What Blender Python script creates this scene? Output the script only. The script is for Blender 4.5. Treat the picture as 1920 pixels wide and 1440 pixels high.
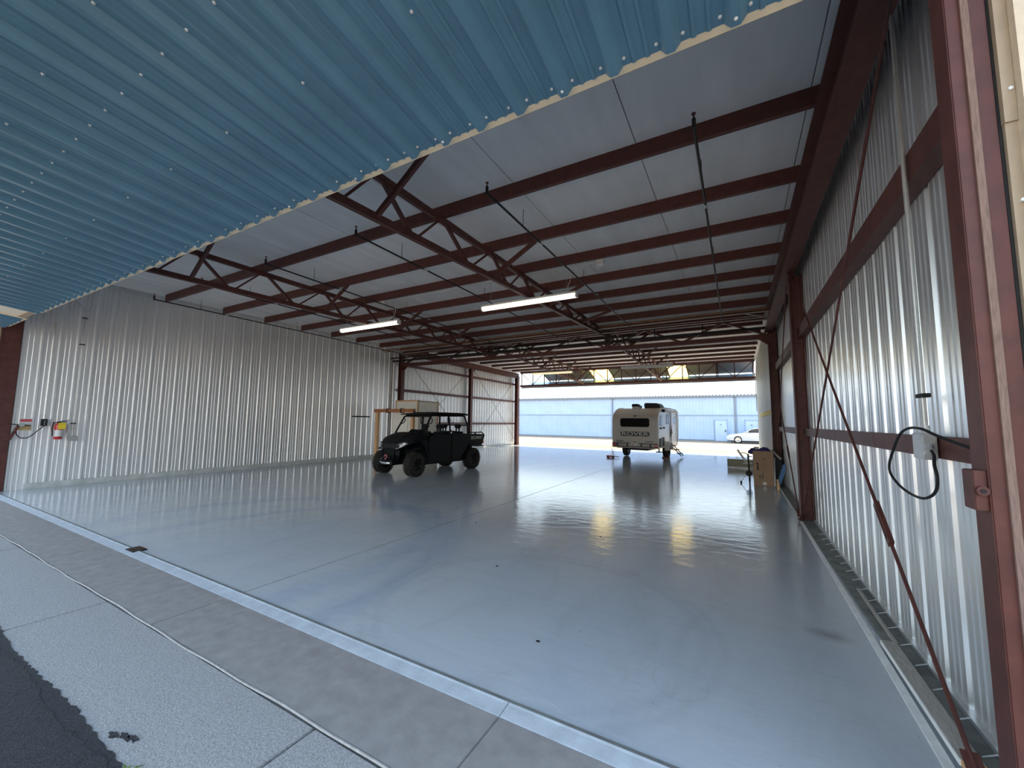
import bpy, bmesh, math, random
from mathutils import Vector, Matrix

random.seed(7)
for o in list(bpy.data.objects):
    bpy.data.objects.remove(o)
SC = bpy.context.scene
COL = SC.collection

# ------------------------------------------------------------------ camera
F_PX, CX, CY = 749.0, 960.0, 720.0
CAM_H = 1.75
d1 = Vector((1383 - CX, 795 - CY, F_PX)).normalized()
d2 = Vector((-375 - CX, 774 - CY, F_PX))
ax = (-d2).normalized()
ax = (ax - d1 * ax.dot(d1)).normalized()
az = ax.cross(d1)
if az.y > 0:
    az = -az
# rows of R: world axes expressed in the picture frame (x right, y down, z forward)
def to_world(v):
    return Vector((ax.dot(v), d1.dot(v), az.dot(v)))
right = to_world(Vector((1, 0, 0)))
up = to_world(Vector((0, -1, 0)))
back = to_world(Vector((0, 0, -1)))
cam_data = bpy.data.cameras.new('camera')
cam_data.sensor_fit = 'HORIZONTAL'
cam_data.sensor_width = 36.0
cam_data.lens = F_PX / 1920.0 * 36.0
cam_data.clip_start = 0.02
cam_data.clip_end = 500
cam = bpy.data.objects.new('camera', cam_data)
COL.objects.link(cam)
cam.matrix_world = Matrix(((right.x, up.x, back.x, 0), (right.y, up.y, back.y, 0),
                           (right.z, up.z, back.z, CAM_H), (0, 0, 0, 1)))
SC.camera = cam

# ------------------------------------------------------------------ sky, sun, exposure
SC.view_settings.view_transform = 'Standard'
SC.view_settings.look = 'None'
SC.view_settings.gamma = 1.0
SC.view_settings.use_curve_mapping = False
SC.view_settings.exposure = 1.92

world = bpy.data.worlds.new('sky')
SC.world = world
world.use_nodes = True
nt = world.node_tree
nt.nodes.clear()
w_out = nt.nodes.new('ShaderNodeOutputWorld')
w_bg = nt.nodes.new('ShaderNodeBackground')
w_tc = nt.nodes.new('ShaderNodeTexCoord')
w_sep = nt.nodes.new('ShaderNodeSeparateXYZ')
w_ramp = nt.nodes.new('ShaderNodeValToRGB')
el = w_ramp.color_ramp.elements
el[0].position = 0.0
el[0].color = (0.83, 0.93, 0.98, 1)
el[1].position = 1.0
el[1].color = (0.40, 0.56, 0.82, 1)
e = el.new(0.14); e.color = (0.78, 0.92, 1.0, 1)
e = el.new(0.45); e.color = (0.56, 0.73, 0.95, 1)
nt.links.new(w_tc.outputs['Generated'], w_sep.inputs[0])
nt.links.new(w_sep.outputs['Z'], w_ramp.inputs['Fac'])
nt.links.new(w_ramp.outputs['Color'], w_bg.inputs['Color'])
w_bg.inputs['Strength'].default_value = 0.75
nt.links.new(w_bg.outputs[0], w_out.inputs[0])

SUN_EL, SUN_AZ = math.radians(49), math.radians(8)   # from beyond the far opening
sun_data = bpy.data.lights.new('sun_offscreen', 'SUN')
sun_data.energy = 3.2
sun_data.color = (1.0, 0.86, 0.66)
sun_data.angle = math.radians(0.6)
sun = bpy.data.objects.new('sun_offscreen', sun_data)
COL.objects.link(sun)
sd = Vector((math.sin(SUN_AZ) * math.cos(SUN_EL), math.cos(SUN_AZ) * math.cos(SUN_EL), math.sin(SUN_EL)))
sun.rotation_euler = sd.to_track_quat('Z', 'Y').to_euler()
sun.location = sd * 90 + Vector((0, 0, CAM_H))

# ------------------------------------------------------------------ materials
MATS = {}
def mat(name, col, rough=0.5, metal=0.0, var=0.12, scale=6.0, bump=0.0, bscale=40.0, spec=0.5, coat=0.0,
        emit=None, estr=0.0, stretch=(1, 1, 1), rvar=0.0, detail=6.0, col2=None, translucent=0.0):
    if name in MATS:
        return MATS[name]
    m = bpy.data.materials.new(name)
    m.use_nodes = True
    t = m.node_tree
    t.nodes.clear()
    N, L = t.nodes, t.links
    out = N.new('ShaderNodeOutputMaterial')
    b = N.new('ShaderNodeBsdfPrincipled')
    tc = N.new('ShaderNodeTexCoord')
    mp = N.new('ShaderNodeMapping')
    mp.inputs['Scale'].default_value = stretch
    L.new(tc.outputs['Object'], mp.inputs['Vector'])
    nz = N.new('ShaderNodeTexNoise')
    nz.inputs['Scale'].default_value = scale
    nz.inputs['Detail'].default_value = detail
    L.new(mp.outputs[0], nz.inputs['Vector'])
    rp = N.new('ShaderNodeValToRGB')
    c2 = col2 if col2 else tuple(min(1, c * (1 + var)) for c in col)
    c1 = tuple(c * (1 - var) for c in col)
    rp.color_ramp.elements[0].position = 0.3
    rp.color_ramp.elements[1].position = 0.7
    rp.color_ramp.elements[0].color = (*c1, 1)
    rp.color_ramp.elements[1].color = (*c2, 1)
    L.new(nz.outputs['Fac'], rp.inputs['Fac'])
    L.new(rp.outputs['Color'], b.inputs['Base Color'])
    b.inputs['Roughness'].default_value = rough
    if rvar:
        mr = N.new('ShaderNodeMapRange')
        mr.inputs['To Min'].default_value = max(0.02, rough - rvar)
        mr.inputs['To Max'].default_value = rough + rvar
        L.new(nz.outputs['Fac'], mr.inputs['Value'])
        L.new(mr.outputs[0], b.inputs['Roughness'])
    b.inputs['Metallic'].default_value = metal
    b.inputs['Specular IOR Level'].default_value = spec
    b.inputs['Coat Weight'].default_value = coat
    if bump:
        bn = N.new('ShaderNodeTexNoise')
        bn.inputs['Scale'].default_value = bscale
        bn.inputs['Detail'].default_value = 4
        L.new(mp.outputs[0], bn.inputs['Vector'])
        bp = N.new('ShaderNodeBump')
        bp.inputs['Strength'].default_value = bump
        bp.inputs['Distance'].default_value = 0.02
        L.new(bn.outputs['Fac'], bp.inputs['Height'])
        L.new(bp.outputs[0], b.inputs['Normal'])
    if emit:
        b.inputs['Emission Color'].default_value = (*emit, 1)
        b.inputs['Emission Strength'].default_value = estr
    last = b.outputs[0]
    if translucent:
        tr = N.new('ShaderNodeBsdfTranslucent')
        tr.inputs['Color'].default_value = (*col, 1)
        mx = N.new('ShaderNodeMixShader')
        mx.inputs[0].default_value = translucent
        L.new(last, mx.inputs[1]); L.new(tr.outputs[0], mx.inputs[2])
        last = mx.outputs[0]
    L.new(last, out.inputs[0])
    MATS[name] = m
    return m

def glass(name, col, rough=0.03, spec=0.6):
    m = bpy.data.materials.new(name)
    m.use_nodes = True
    b = m.node_tree.nodes['Principled BSDF']
    nz = m.node_tree.nodes.new('ShaderNodeTexNoise')
    nz.inputs['Scale'].default_value = 3
    mr = m.node_tree.nodes.new('ShaderNodeMapRange')
    mr.inputs['To Min'].default_value = rough
    mr.inputs['To Max'].default_value = rough + 0.04
    m.node_tree.links.new(nz.outputs['Fac'], mr.inputs['Value'])
    m.node_tree.links.new(mr.outputs[0], b.inputs['Roughness'])
    b.inputs['Base Color'].default_value = (*col, 1)
    b.inputs['Specular IOR Level'].default_value = spec
    return m

RED = mat('red_oxide_steel', (0.105, 0.0315, 0.024), 0.55, 0, 0.25, 9, 0.05, 120)
REDL = RED
BROWN = mat('brown_wood_strip', (0.24, 0.1575, 0.1275), 0.8, 0, 0.25, 30, 0.1, 90, stretch=(6, 6, 0.6))
GALV = mat('galvanised_sheet', (0.8784, 0.9, 0.9), 0.32, 0.75, 0.05, 3, 0.0, 30, rvar=0.05, stretch=(1, 1, 0.15))
GALVL = mat('galvanised_liner_sheet', (0.9, 0.9, 0.895), 0.36, 0.55, 0.04, 2, 0.0, 30, rvar=0.05, stretch=(1, 1, 0.15))
PALE = mat('pale_painted_sheet', (0.858, 0.884, 0.9), 0.42, 0.35, 0.06, 4)
BLUE = mat('blue_painted_sheet', (0.108, 0.255, 0.385), 0.32, 0.0, 0.08, 3, 0.01, 80)
CREAM = mat('cream_trim', (0.98, 0.84, 0.6), 0.55, 0, 0.05, 8)
CREAMW = mat('cream_wall_paint', (0.75, 0.63, 0.465), 0.6, 0, 0.08, 20, 0.03, 200)
TAN = mat('tan_trim', (0.45, 0.36, 0.255), 0.55, 0, 0.08, 12)
INSUL = mat('insulation_facing', (0.84, 0.835, 0.825), 0.55, 0, 0.07, 1.2, 0.12, 9, stretch=(3, 0.6, 1))
INSULW = INSUL
BLACKP = mat('black_pipe', (0.0135, 0.012, 0.01125), 0.5, 0.2, 0.3, 20)
COPPER = mat('brown_pipe', (0.266, 0.14, 0.077), 0.45, 0.3, 0.2, 12)
CONDUIT = mat('grey_conduit', (0.60, 0.60, 0.58), 0.35, 0.5, 0.08, 12)
WHITE = mat('white_enamel', (0.78, 0.78, 0.75), 0.4, 0, 0.05, 8)
STEEL = mat('zinc_screw', (0.90, 0.92, 0.93), 0.3, 0.25, 0.05, 10)
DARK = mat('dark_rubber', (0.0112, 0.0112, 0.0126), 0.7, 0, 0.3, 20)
UTVB = mat('black_utv_plastic', (0.004, 0.0045, 0.006), 0.45, 0, 0.2, 8, spec=0.3)
UTVM = mat('matte_black_utv_steel', (0.006, 0.006, 0.007), 0.5, 0, 0.2, 12, spec=0.2)
TIRE = mat('tyre_rubber', (0.0195, 0.0165, 0.0135), 0.85, 0, 0.3, 25, 0.1, 80)
CHROME = mat('bright_winch_metal', (0.8, 0.8, 0.8), 0.18, 1.0, 0.05, 8)
LENS = mat('clear_lamp_lens', (0.6, 0.62, 0.65), 0.1, 0.2, 0.1, 10)
PINK = mat('red_winch_hook', (0.55, 0.16, 0.17), 0.5, 0, 0.1, 10)
WOOD = mat('pine_wood', (0.728, 0.442, 0.221), 0.6, 0, 0.18, 4, 0.05, 40, stretch=(8, 8, 0.7))
WOODR = mat('reddish_wood', (0.405, 0.15, 0.0525), 0.55, 0, 0.2, 5, stretch=(0.7, 8, 8))
CREAMB = mat('cream_board', (0.9, 0.87, 0.76), 0.6, 0, 0.04, 3)
GREYB = mat('grey_board', (0.63, 0.615, 0.6), 0.6, 0, 0.05, 3)
CARD = mat('cardboard', (0.36, 0.235, 0.145), 0.8, 0, 0.08, 6, 0.03, 60)
CARDD = mat('cardboard_flap', (0.25, 0.155, 0.085), 0.8, 0, 0.08, 6)
INK = mat('black_print', (0.02, 0.018, 0.018), 0.7, 0, 0.1, 10)
YEL = mat('yellow_tag', (0.9, 0.667, 0.0345), 0.5, 0, 0.05, 10)
REDP = mat('red_cylinder_paint', (0.588, 0.035, 0.028), 0.3, 0, 0.08, 8, coat=0.3)
REDS = mat('red_print', (0.62, 0.11, 0.13), 0.5, 0, 0.06, 10)
RIMG = mat('grey_rim_accent', (0.10, 0.10, 0.105), 0.3, 0.5, 0.1, 10)
GREYM = mat('grey_cast_box', (0.585, 0.598, 0.598), 0.4, 0.6, 0.08, 20)
TRW = mat('white_trailer_skin', (0.897, 0.9, 0.9), 0.28, 0, 0.04, 3, coat=0.2)
TRR = mat('greige_trailer_skin', (0.527, 0.4883, 0.434), 0.35, 0, 0.04, 3)
REDL2 = mat('red_tail_lamp', (0.55, 0.05, 0.04), 0.25, 0, 0.1, 8)
CARW = mat('white_car_paint', (0.75, 0.7425, 0.7125), 0.25, 0, 0.03, 4, coat=0.6)
BLDG = mat('pale_blue_sheet', (0.527, 0.651, 0.837), 0.5, 0, 0.05, 0.8)
BLDGD = mat('pale_blue_door', (0.57, 0.69, 0.87), 0.5, 0, 0.04, 2)
CAP = mat('grey_roof_cap', (0.24, 0.27, 0.3), 0.5, 0, 0.15, 4)
CONC = mat('apron_concrete', (0.39, 0.384, 0.38), 0.9, 0, 0.30, 85, 0.35, 160, detail=10)
WALK = mat('smooth_concrete', (0.33, 0.306, 0.294), 0.88, 0, 0.13, 9, 0.12, 220, detail=12)
BEAD = mat('joint_edge_concrete', (0.48, 0.45, 0.41), 0.85, 0, 0.2, 25, 0.2, 90)
ASPH = mat('asphalt', (0.0342, 0.03515, 0.0399), 0.85, 0, 0.75, 130, 0.6, 190, detail=10)
PAVE = mat('sunlit_pavement', (0.34, 0.25, 0.17), 0.85, 0, 0.08, 0.5, 0.1, 60)
LIP = mat('painted_lip', (0.57, 0.62, 0.67), 0.5, 0, 0.12, 8, 0.08, 60)
CURB = mat('curb_concrete', (0.624, 0.637, 0.611), 0.7, 0, 0.15, 5, 0.1, 60)
CURBD = mat('dirty_curb_concrete', (0.195, 0.2025, 0.1875), 0.75, 0, 0.3, 6, 0.1, 60)
PLANK = mat('weathered_plank', (0.432, 0.4, 0.36), 0.85, 0, 0.2, 30, 0.15, 120, stretch=(4, 0.5, 4))
WHITEW = mat('white_paint_edge', (0.90, 0.90, 0.88), 0.6, 0, 0.08, 12)
BLUEB = mat('blue_board', (0.07, 0.182, 0.364), 0.5, 0, 0.1, 6)
PURP = mat('navy_cloth', (0.049, 0.042, 0.182), 0.85, 0, 0.3, 9, 0.2, 40)
CLOTHW = mat('grey_cloth', (0.45, 0.45, 0.42), 0.85, 0, 0.1, 9)
BEIGEP = mat('beige_panel', (0.308, 0.287, 0.21), 0.6, 0, 0.08, 4)
WEED = mat('weed_green', (0.14, 0.21, 0.042), 0.7, 0, 0.3, 20)
TUBE = mat('fluorescent_lens', (0.9, 0.88, 0.8), 0.4, 0, 0.02, 4, emit=(1.0, 0.93, 0.76), estr=0.55)
TUBEW = mat('warm_fluorescent_lens', (0.9, 0.85, 0.7), 0.4, 0, 0.02, 4, emit=(1.0, 0.80, 0.45), estr=0.25)
FIBER = mat('amber_fibreglass', (1.0, 0.86, 0.50), 0.5, 0, 0.04, 3, translucent=0.9)
TANSH = mat('tan_sheet', (0.77, 0.63, 0.518), 0.55, 0, 0.08, 3, translucent=0.06)
ALPLATE = mat('plate_white', (0.75, 0.74, 0.72), 0.5, 0, 0.04, 8)
DKGLASS = glass('dark_window', (0.002, 0.002, 0.003), 0.3, 0.04)
CARGLASS = glass('car_window', (0.02, 0.03, 0.04))
TRGLASS = glass('trailer_side_window', (0.30, 0.37, 0.42))

def floor_material():
    m = bpy.data.materials.new('glossy_floor_paint')
    m.use_nodes = True
    t = m.node_tree
    N, L = t.nodes, t.links
    b = N['Principled BSDF']
    tc = N.new('ShaderNodeTexCoord')
    def noise(scale, detail=6, stretch=(1, 1, 1), rough=0.55, dist=0.0):
        mp = N.new('ShaderNodeMapping')
        mp.inputs['Scale'].default_value = stretch
        L.new(tc.outputs['Object'], mp.inputs['Vector'])
        n = N.new('ShaderNodeTexNoise')
        n.inputs['Scale'].default_value = scale
        n.inputs['Detail'].default_value = detail
        n.inputs['Roughness'].default_value = rough
        n.inputs['Distortion'].default_value = dist
        L.new(mp.outputs[0], n.inputs['Vector'])
        return n.outputs['Fac']
    def ramp(fac, a, ca, bb, cb):
        r = N.new('ShaderNodeValToRGB')
        r.color_ramp.elements[0].position = a
        r.color_ramp.elements[1].position = bb
        r.color_ramp.elements[0].color = (*ca, 1)
        r.color_ramp.elements[1].color = (*cb, 1)
        L.new(fac, r.inputs['Fac'])
        return r.outputs['Color']
    def mul(c1, c2):
        x = N.new('ShaderNodeMix')
        x.data_type = 'RGBA'
        x.blend_type = 'MULTIPLY'
        x.inputs[0].default_value = 1
        L.new(c1, x.inputs[6]); L.new(c2, x.inputs[7])
        return x.outputs[2]
    base = ramp(noise(0.45, 4, (1, 0.6, 1), dist=0.6), 0.35, (0.51, 0.565, 0.625), 0.65, (0.575, 0.605, 0.63))
    scuff = ramp(noise(1.6, 10, (1, 0.35, 1), 0.7, 0.8), 0.25, (0.88, 0.87, 0.86), 0.50, (1, 1, 1))
    speck = ramp(noise(26, 3, (1, 1, 1), 0.6), 0.22, (0.35, 0.33, 0.30), 0.29, (1, 1, 1))
    streak = ramp(noise(5, 8, (0.25, 2.2, 1), 0.7, 0.4), 0.28, (0.94, 0.935, 0.93), 0.5, (1, 1, 1))
    def disc(cx, cy, rx, ry, r0, r1, c0, rot=0.0, wob=0.25):
        # worn mark: distance from a centre, wobbled by noise, darkens between r0 and r1
        mp = N.new('ShaderNodeMapping')
        mp.inputs['Location'].default_value = (-cx / rx, -cy / ry, 0)
        mp.inputs['Scale'].default_value = (1 / rx, 1 / ry, 0)
        L.new(tc.outputs['Object'], mp.inputs['Vector'])
        vl = N.new('ShaderNodeVectorMath')
        vl.operation = 'LENGTH'
        L.new(mp.outputs[0], vl.inputs[0])
        ad = N.new('ShaderNodeMath')
        ad.operation = 'MULTIPLY_ADD'
        L.new(noise(4.0, 6, (1, 1, 1), 0.65), ad.inputs[0])
        ad.inputs[1].default_value = wob
        L.new(vl.outputs['Value'], ad.inputs[2])
        r = N.new('ShaderNodeValToRGB')
        el = r.color_ramp.elements
        el[0].position, el[1].position = abs(r0), min(1.0, r1)
        el[0].color = (1, 1, 1, 1) if r0 > 0 else (*c0, 1)
        el[1].color = (1, 1, 1, 1)
        if r0 > 0:
            e = el.new((r0 + r1) / 2)
            e.color = (*c0, 1)
        L.new(ad.outputs[0], r.inputs['Fac'])
        return r.outputs['Color']
    marks = disc(0.60, 4.38, 0.34, 0.22, -0.35, 0.98, (0.62, 0.58, 0.55), wob=0.75)
    for m_ in (disc(-1.75, 3.55, 1.75, 1.60, 0.84, 0.94, (0.93, 0.93, 0.94), wob=0.09), disc(-1.75, 3.55, 1.90, 1.75, 0.86, 0.93, (0.94, 0.94, 0.94), wob=0.11),
               disc(-0.40, 3.10, 0.34, 0.40, 0.55, 0.60, (0.92, 0.91, 0.90), wob=0.12),
               disc(-5.6, 2.6, 2.9, 4.4, 0.80, 0.97, (0.84, 0.88, 0.95), wob=0.16), disc(-6.6, 3.4, 3.6, 3.6, 0.78, 0.96, (0.86, 0.90, 0.97), wob=0.2)):
        marks = mul(marks, m_)
    base = mul(base, marks)
    L.new(mul(mul(mul(base, scuff), speck), streak), b.inputs['Base Color'])
    mr = N.new('ShaderNodeMapRange')
    mr.inputs['From Min'].default_value = 0.3
    mr.inputs['From Max'].default_value = 0.7
    mr.inputs['To Min'].default_value = 0.04
    mr.inputs['To Max'].default_value = 0.10
    L.new(noise(0.8, 8, (1, 0.5, 1), 0.6, 0.5), mr.inputs['Value'])
    L.new(mr.outputs[0], b.inputs['Roughness'])
    b.inputs['Specular IOR Level'].default_value = 0.42
    bp = N.new('ShaderNodeBump')
    bp.inputs['Strength'].default_value = 0.16
    bp.inputs['Distance'].default_value = 0.02
    L.new(noise(5.0, 6, (0.7, 1.2, 1), 0.62, 0.5), bp.inputs['Height'])
    L.new(bp.outputs[0], b.inputs['Normal'])
    return m
FLOOR = floor_material()

# ------------------------------------------------------------------ mesh helpers
def wmat(o):
    m = o.matrix_basis.copy()
    return wmat(o.parent) @ m if o.parent else m

class MB:
    def __init__(s):
        s.v, s.f = [], []
    def add(s, vs, fs):
        n = len(s.v)
        s.v += [tuple(p) for p in vs]
        s.f += [tuple(i + n for i in f) for f in fs]
        return s
    def box(s, x0, x1, y0, y1, z0, z1):
        return s.add([(x0, y0, z0), (x1, y0, z0), (x1, y1, z0), (x0, y1, z0), (x0, y0, z1), (x1, y0, z1), (x1, y1, z1), (x0, y1, z1)],
                     [(3, 2, 1, 0), (4, 5, 6, 7), (0, 1, 5, 4), (1, 2, 6, 5), (2, 3, 7, 6), (3, 0, 4, 7)])
    def frame_of(s, p, q, upv=(0, 0, 1)):
        p, q = Vector(p), Vector(q)
        d = (q - p).normalized()
        u = Vector(upv)
        if abs(d.dot(u)) > 0.98:
            u = Vector((1, 0, 0)) if abs(d.x) < 0.9 else Vector((0, 1, 0))
        a = d.cross(u).normalized()
        return p, q, d, a, a.cross(d).normalized()
    def bar(s, p, q, w, h=None, upv=(0, 0, 1)):
        h = h or w
        p, q, d, a, b = s.frame_of(p, q, upv)
        vs = []
        for c in (p, q):
            for i, j in ((-1, -1), (1, -1), (1, 1), (-1, 1)):
                vs.append(c + a * (i * w / 2) + b * (j * h / 2))
        return s.add(vs, [(3, 2, 1, 0), (4, 5, 6, 7), (0, 1, 5, 4), (1, 2, 6, 5), (2, 3, 7, 6), (3, 0, 4, 7)])
    def cyl(s, p, q, r, n=10, r2=None):
        r2 = r if r2 is None else r2
        p, q, d, a, b = s.frame_of(p, q)
        vs = []
        for c, rr in ((p, r), (q, r2)):
            for k in range(n):
                t = 2 * math.pi * k / n
                vs.append(c + (a * math.cos(t) + b * math.sin(t)) * rr)
        fs = [tuple(range(n - 1, -1, -1)), tuple(range(n, 2 * n))]
        fs += [(k, (k + 1) % n, n + (k + 1) % n, n + k) for k in range(n)]
        return s.add(vs, fs)
    def tube(s, pts, r, n=8, closed=False):
        pts = [Vector(p) for p in pts]
        m = len(pts)
        rings = []
        prev = None
        for i, p in enumerate(pts):
            if closed:
                d = (pts[(i + 1) % m] - pts[i - 1]).normalized()
            else:
                d = (pts[min(i + 1, m - 1)] - pts[max(i - 1, 0)]).normalized()
            if prev is None:
                u = Vector((0, 0, 1)) if abs(d.z) < 0.9 else Vector((1, 0, 0))
                a = d.cross(u).normalized()
            else:
                a = (prev - d * prev.dot(d)).normalized()
            prev = a
            b = d.cross(a)
            rings.append([p + (a * math.cos(2 * math.pi * k / n) + b * math.sin(2 * math.pi * k / n)) * r for k in range(n)])
        vs = [v for ring in rings for v in ring]
        fs = []
        for i in range(m if closed else m - 1):
            j = (i + 1) % m
            fs += [(i * n + k, i * n + (k + 1) % n, j * n + (k + 1) % n, j * n + k) for k in range(n)]
        if not closed:
            fs += [tuple(range(n - 1, -1, -1)), tuple((m - 1) * n + k for k in range(n))]
        return s.add(vs, fs)
    def prism(s, poly, axis, a0, a1):
        """poly: 2-D outline in the plane across AXIS ('x': (y,z), 'y': (x,z), 'z': (x,y)), from a0 to a1."""
        n = len(poly)
        def P(p, a):
            return {'x': (a, p[0], p[1]), 'y': (p[0], a, p[1]), 'z': (p[0], p[1], a)}[axis]
        vs = [P(p, a0) for p in poly] + [P(p, a1) for p in poly]
        fs = [tuple(range(n - 1, -1, -1)), tuple(range(n, 2 * n))]
        fs += [(k, (k + 1) % n, n + (k + 1) % n, n + k) for k in range(n)]
        return s.add(vs, fs)
    def lathe(s, prof, c, axis='x', n=28):
        """prof: (radius, along) pairs turned round AXIS through point c; closed profile."""
        m = len(prof)
        vs = []
        for k in range(n):
            t = 2 * math.pi * k / n
            for r, a in prof:
                q = {'x': (a, r * math.cos(t), r * math.sin(t)), 'y': (r * math.cos(t), a, r * math.sin(t)),
                     'z': (r * math.cos(t), r * math.sin(t), a)}[axis]
                vs.append((c[0] + q[0], c[1] + q[1], c[2] + q[2]))
        fs = []
        for k in range(n):
            k2 = (k + 1) % n
            for i in range(m):
                j = (i + 1) % m
                fs.append((k * m + i, k * m + j, k2 * m + j, k2 * m + i))
        return s.add(vs, fs)
    def loft(s, rings, cap=True):
        n = len(rings[0])
        vs = [v for r in rings for v in r]
        fs = []
        for i in range(len(rings) - 1):
            fs += [(i * n + k, i * n + (k + 1) % n, (i + 1) * n + (k + 1) % n, (i + 1) * n + k) for k in range(n)]
        if cap:
            fs += [tuple(range(n - 1, -1, -1)), tuple((len(rings) - 1) * n + k for k in range(n))]
        return s.add(vs, fs)
    def mesh(s, name, smooth=False, bevel=0.0):
        me = bpy.data.meshes.new(name)
        me.from_pydata(s.v, [], s.f)
        bm = bmesh.new()
        bm.from_mesh(me)
        bmesh.ops.recalc_face_normals(bm, faces=bm.faces)
        if bevel:
            bmesh.ops.bevel(bm, geom=[e for e in bm.edges if len(e.link_faces) == 2 and e.calc_face_angle(0) > 0.5],
                            offset=bevel, segments=2, affect='EDGES', clamp_overlap=True)
        bm.to_mesh(me)
        bm.free()
        if smooth:
            for p in me.polygons:
                p.use_smooth = True
            me.set_sharp_from_angle(angle=math.radians(38))
        return me
    def build(s, name, m, parent=None, smooth=False, bevel=0.0, local=False):
        me = s.mesh(name, smooth, bevel)
        return place(name, me, m, parent, None, local)

def place(name, me, m, parent=None, M=None, local=False):
    """link mesh ME as an object; M is its world (or local) matrix, parent-relative when local."""
    o = bpy.data.objects.new(name, me)
    COL.objects.link(o)
    if m is not None and not me.materials:
        me.materials.append(m)
    M = M if M is not None else Matrix.Identity(4)
    if parent is not None:
        o.parent = parent
        o.matrix_basis = M if local else wmat(parent).inverted() @ M
    else:
        o.matrix_basis = M
    return o

def tag(o, label=None, cat=None, group=None, kind=None):
    if label: o['label'] = label
    if cat: o['category'] = cat
    if group: o['group'] = group
    if kind: o['kind'] = kind
    return o

def thing(name, loc, label, cat, group=None, rz=0.0, kind=None):
    o = bpy.data.objects.new(name, None)
    COL.objects.link(o)
    o.empty_display_size = 0.2
    o.matrix_basis = Matrix.Translation(loc) @ Matrix.Rotation(rz, 4, 'Z')
    return tag(o, label, cat, group, kind)

def copy_tree(o, parent=None):
    c = o.copy()
    COL.objects.link(c)
    c.parent = parent
    for ch in list(o.children):
        copy_tree(ch, c)
    return c

def struct(name, loc=(0, 0, 0)):
    o = bpy.data.objects.new(name, None)
    COL.objects.link(o)
    o.location = loc
    o['kind'] = 'structure'
    return o

def basis(x, y, z, t):
    x, y, z = Vector(x), Vector(y), Vector(z)
    return Matrix(((x.x, y.x, z.x, t[0]), (x.y, y.y, z.y, t[1]), (x.z, y.z, z.z, t[2]), (0, 0, 0, 1)))

PITCH = 0.305
def sheet_mesh(name, n, length, h=0.030, minor=0.006, th=0.0025, pitch=PITCH, wide=False):
    """ribbed sheet: n ribs along +x, ribs rise to +y, LENGTH along +z"""
    k = pitch / 0.305
    pat = [(0.0, 0), (0.06, 0), (0.07, minor), (0.09, minor), (0.10, 0), (0.14, 0), (0.15, minor), (0.17, minor),
           (0.18, 0), (0.226, 0), (0.247, h), (0.278, h), (0.299, 0)]
    if wide:
        pat = [(0.0, 0), (0.045, 0), (0.053, minor), (0.068, minor), (0.076, 0), (0.118, 0), (0.126, minor), (0.141, minor),
               (0.149, 0), (0.195, 0), (0.226, h), (0.268, h), (0.300, 0)]
    pr = [(i * pitch + u * k, d) for i in range(n) for u, d in pat] + [(n * pitch, 0)]
    mb = MB()
    N = len(pr)
    vs = [(u, d, z) for z in (0, length) for u, d in pr] + [(u, d - th, z) for z in (0, length) for u, d in pr]
    fs = []
    for i in range(N - 1):
        fs.append((i, i + 1, N + i + 1, N + i))
        fs.append((2 * N + i + 1, 2 * N + i, 3 * N + i, 3 * N + i + 1))
        fs.append((i + 1, i, 2 * N + i, 2 * N + i + 1))
        fs.append((N + i, N + i + 1, 3 * N + i + 1, 3 * N + i))
    fs += [(0, N, 3 * N, 2 * N), (N - 1, 3 * N - 1, 4 * N - 1, 2 * N - 1)]
    mb.add(vs, fs)
    return mb.mesh(name)

def text_mesh(body, size, depth=0.004):
    cu = bpy.data.curves.new('lettering', 'FONT')
    cu.body = body
    cu.size = size
    cu.extrude = depth
    cu.align_x = 'CENTER'
    cu.align_y = 'CENTER'
    o = bpy.data.objects.new('lettering_tmp', cu)
    COL.objects.link(o)
    dg = bpy.context.evaluated_depsgraph_get()
    me = bpy.data.meshes.new_from_object(o.evaluated_get(dg))
    bpy.data.objects.remove(o)
    bpy.data.curves.remove(cu)
    return me

# ------------------------------------------------------------------ key dimensions
XL, XR = -14.9, 1.17            # wall sheet planes
YF, YM, YB = 2.2, 14.6, 27.0     # front plane, middle girder, far plane
ZC = 5.28                        # ceiling over the near bay
ZF = 5.52                        # ceiling over the far bay
def zc(y):                       # ceiling height along the depth
    return ZC if y <= YM else ZF
PURLINS_N = [3.56, 4.93, 6.42, 7.72, 9.08, 10.36, 11.6, 12.9, 14.2]
PURLINS_F = [15.6, 17.0, 18.4, 19.8, 21.2, 22.6, 24.0, 25.4, 26.7]
TRUSS_X = [-4.13, -9.32]

# ================================================================== GROUND
floor = MB().box(XL - 0.2, XR + 0.1, 2.33, 27.0, -0.15, 0.0).build('floor', FLOOR)
floor['kind'] = 'structure'
# painted lip along the doorway, cut into lengths by the joints
lip = struct('trim_1', (-7, 2.26, 0))
xs = [-15.2, -10.6, -7.6, -4.4, -1.3, 1.3]
for a, b in zip(xs[:-1], xs[1:]):
    MB().prism([(2.2, -0.12), (2.33, -0.12), (2.33, 0.006), (2.315, 0.012), (2.3, 0.008), (2.2, 0.0)], 'x', a + 0.003, b - 0.003).build('lip_length', LIP, lip)
MB().box(-15.2, 1.3, 2.318, 2.345, -0.01, 0.009).build('dirt_ridge', CURBD, lip)
# saw-cut joint in the floor
jt = struct('trim_2', (-4.4, 8, 0))
MB().box(-4.405, -4.395, 2.35, 14.5, -0.01, 0.0012).build('joint', CURBD, jt)

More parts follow.
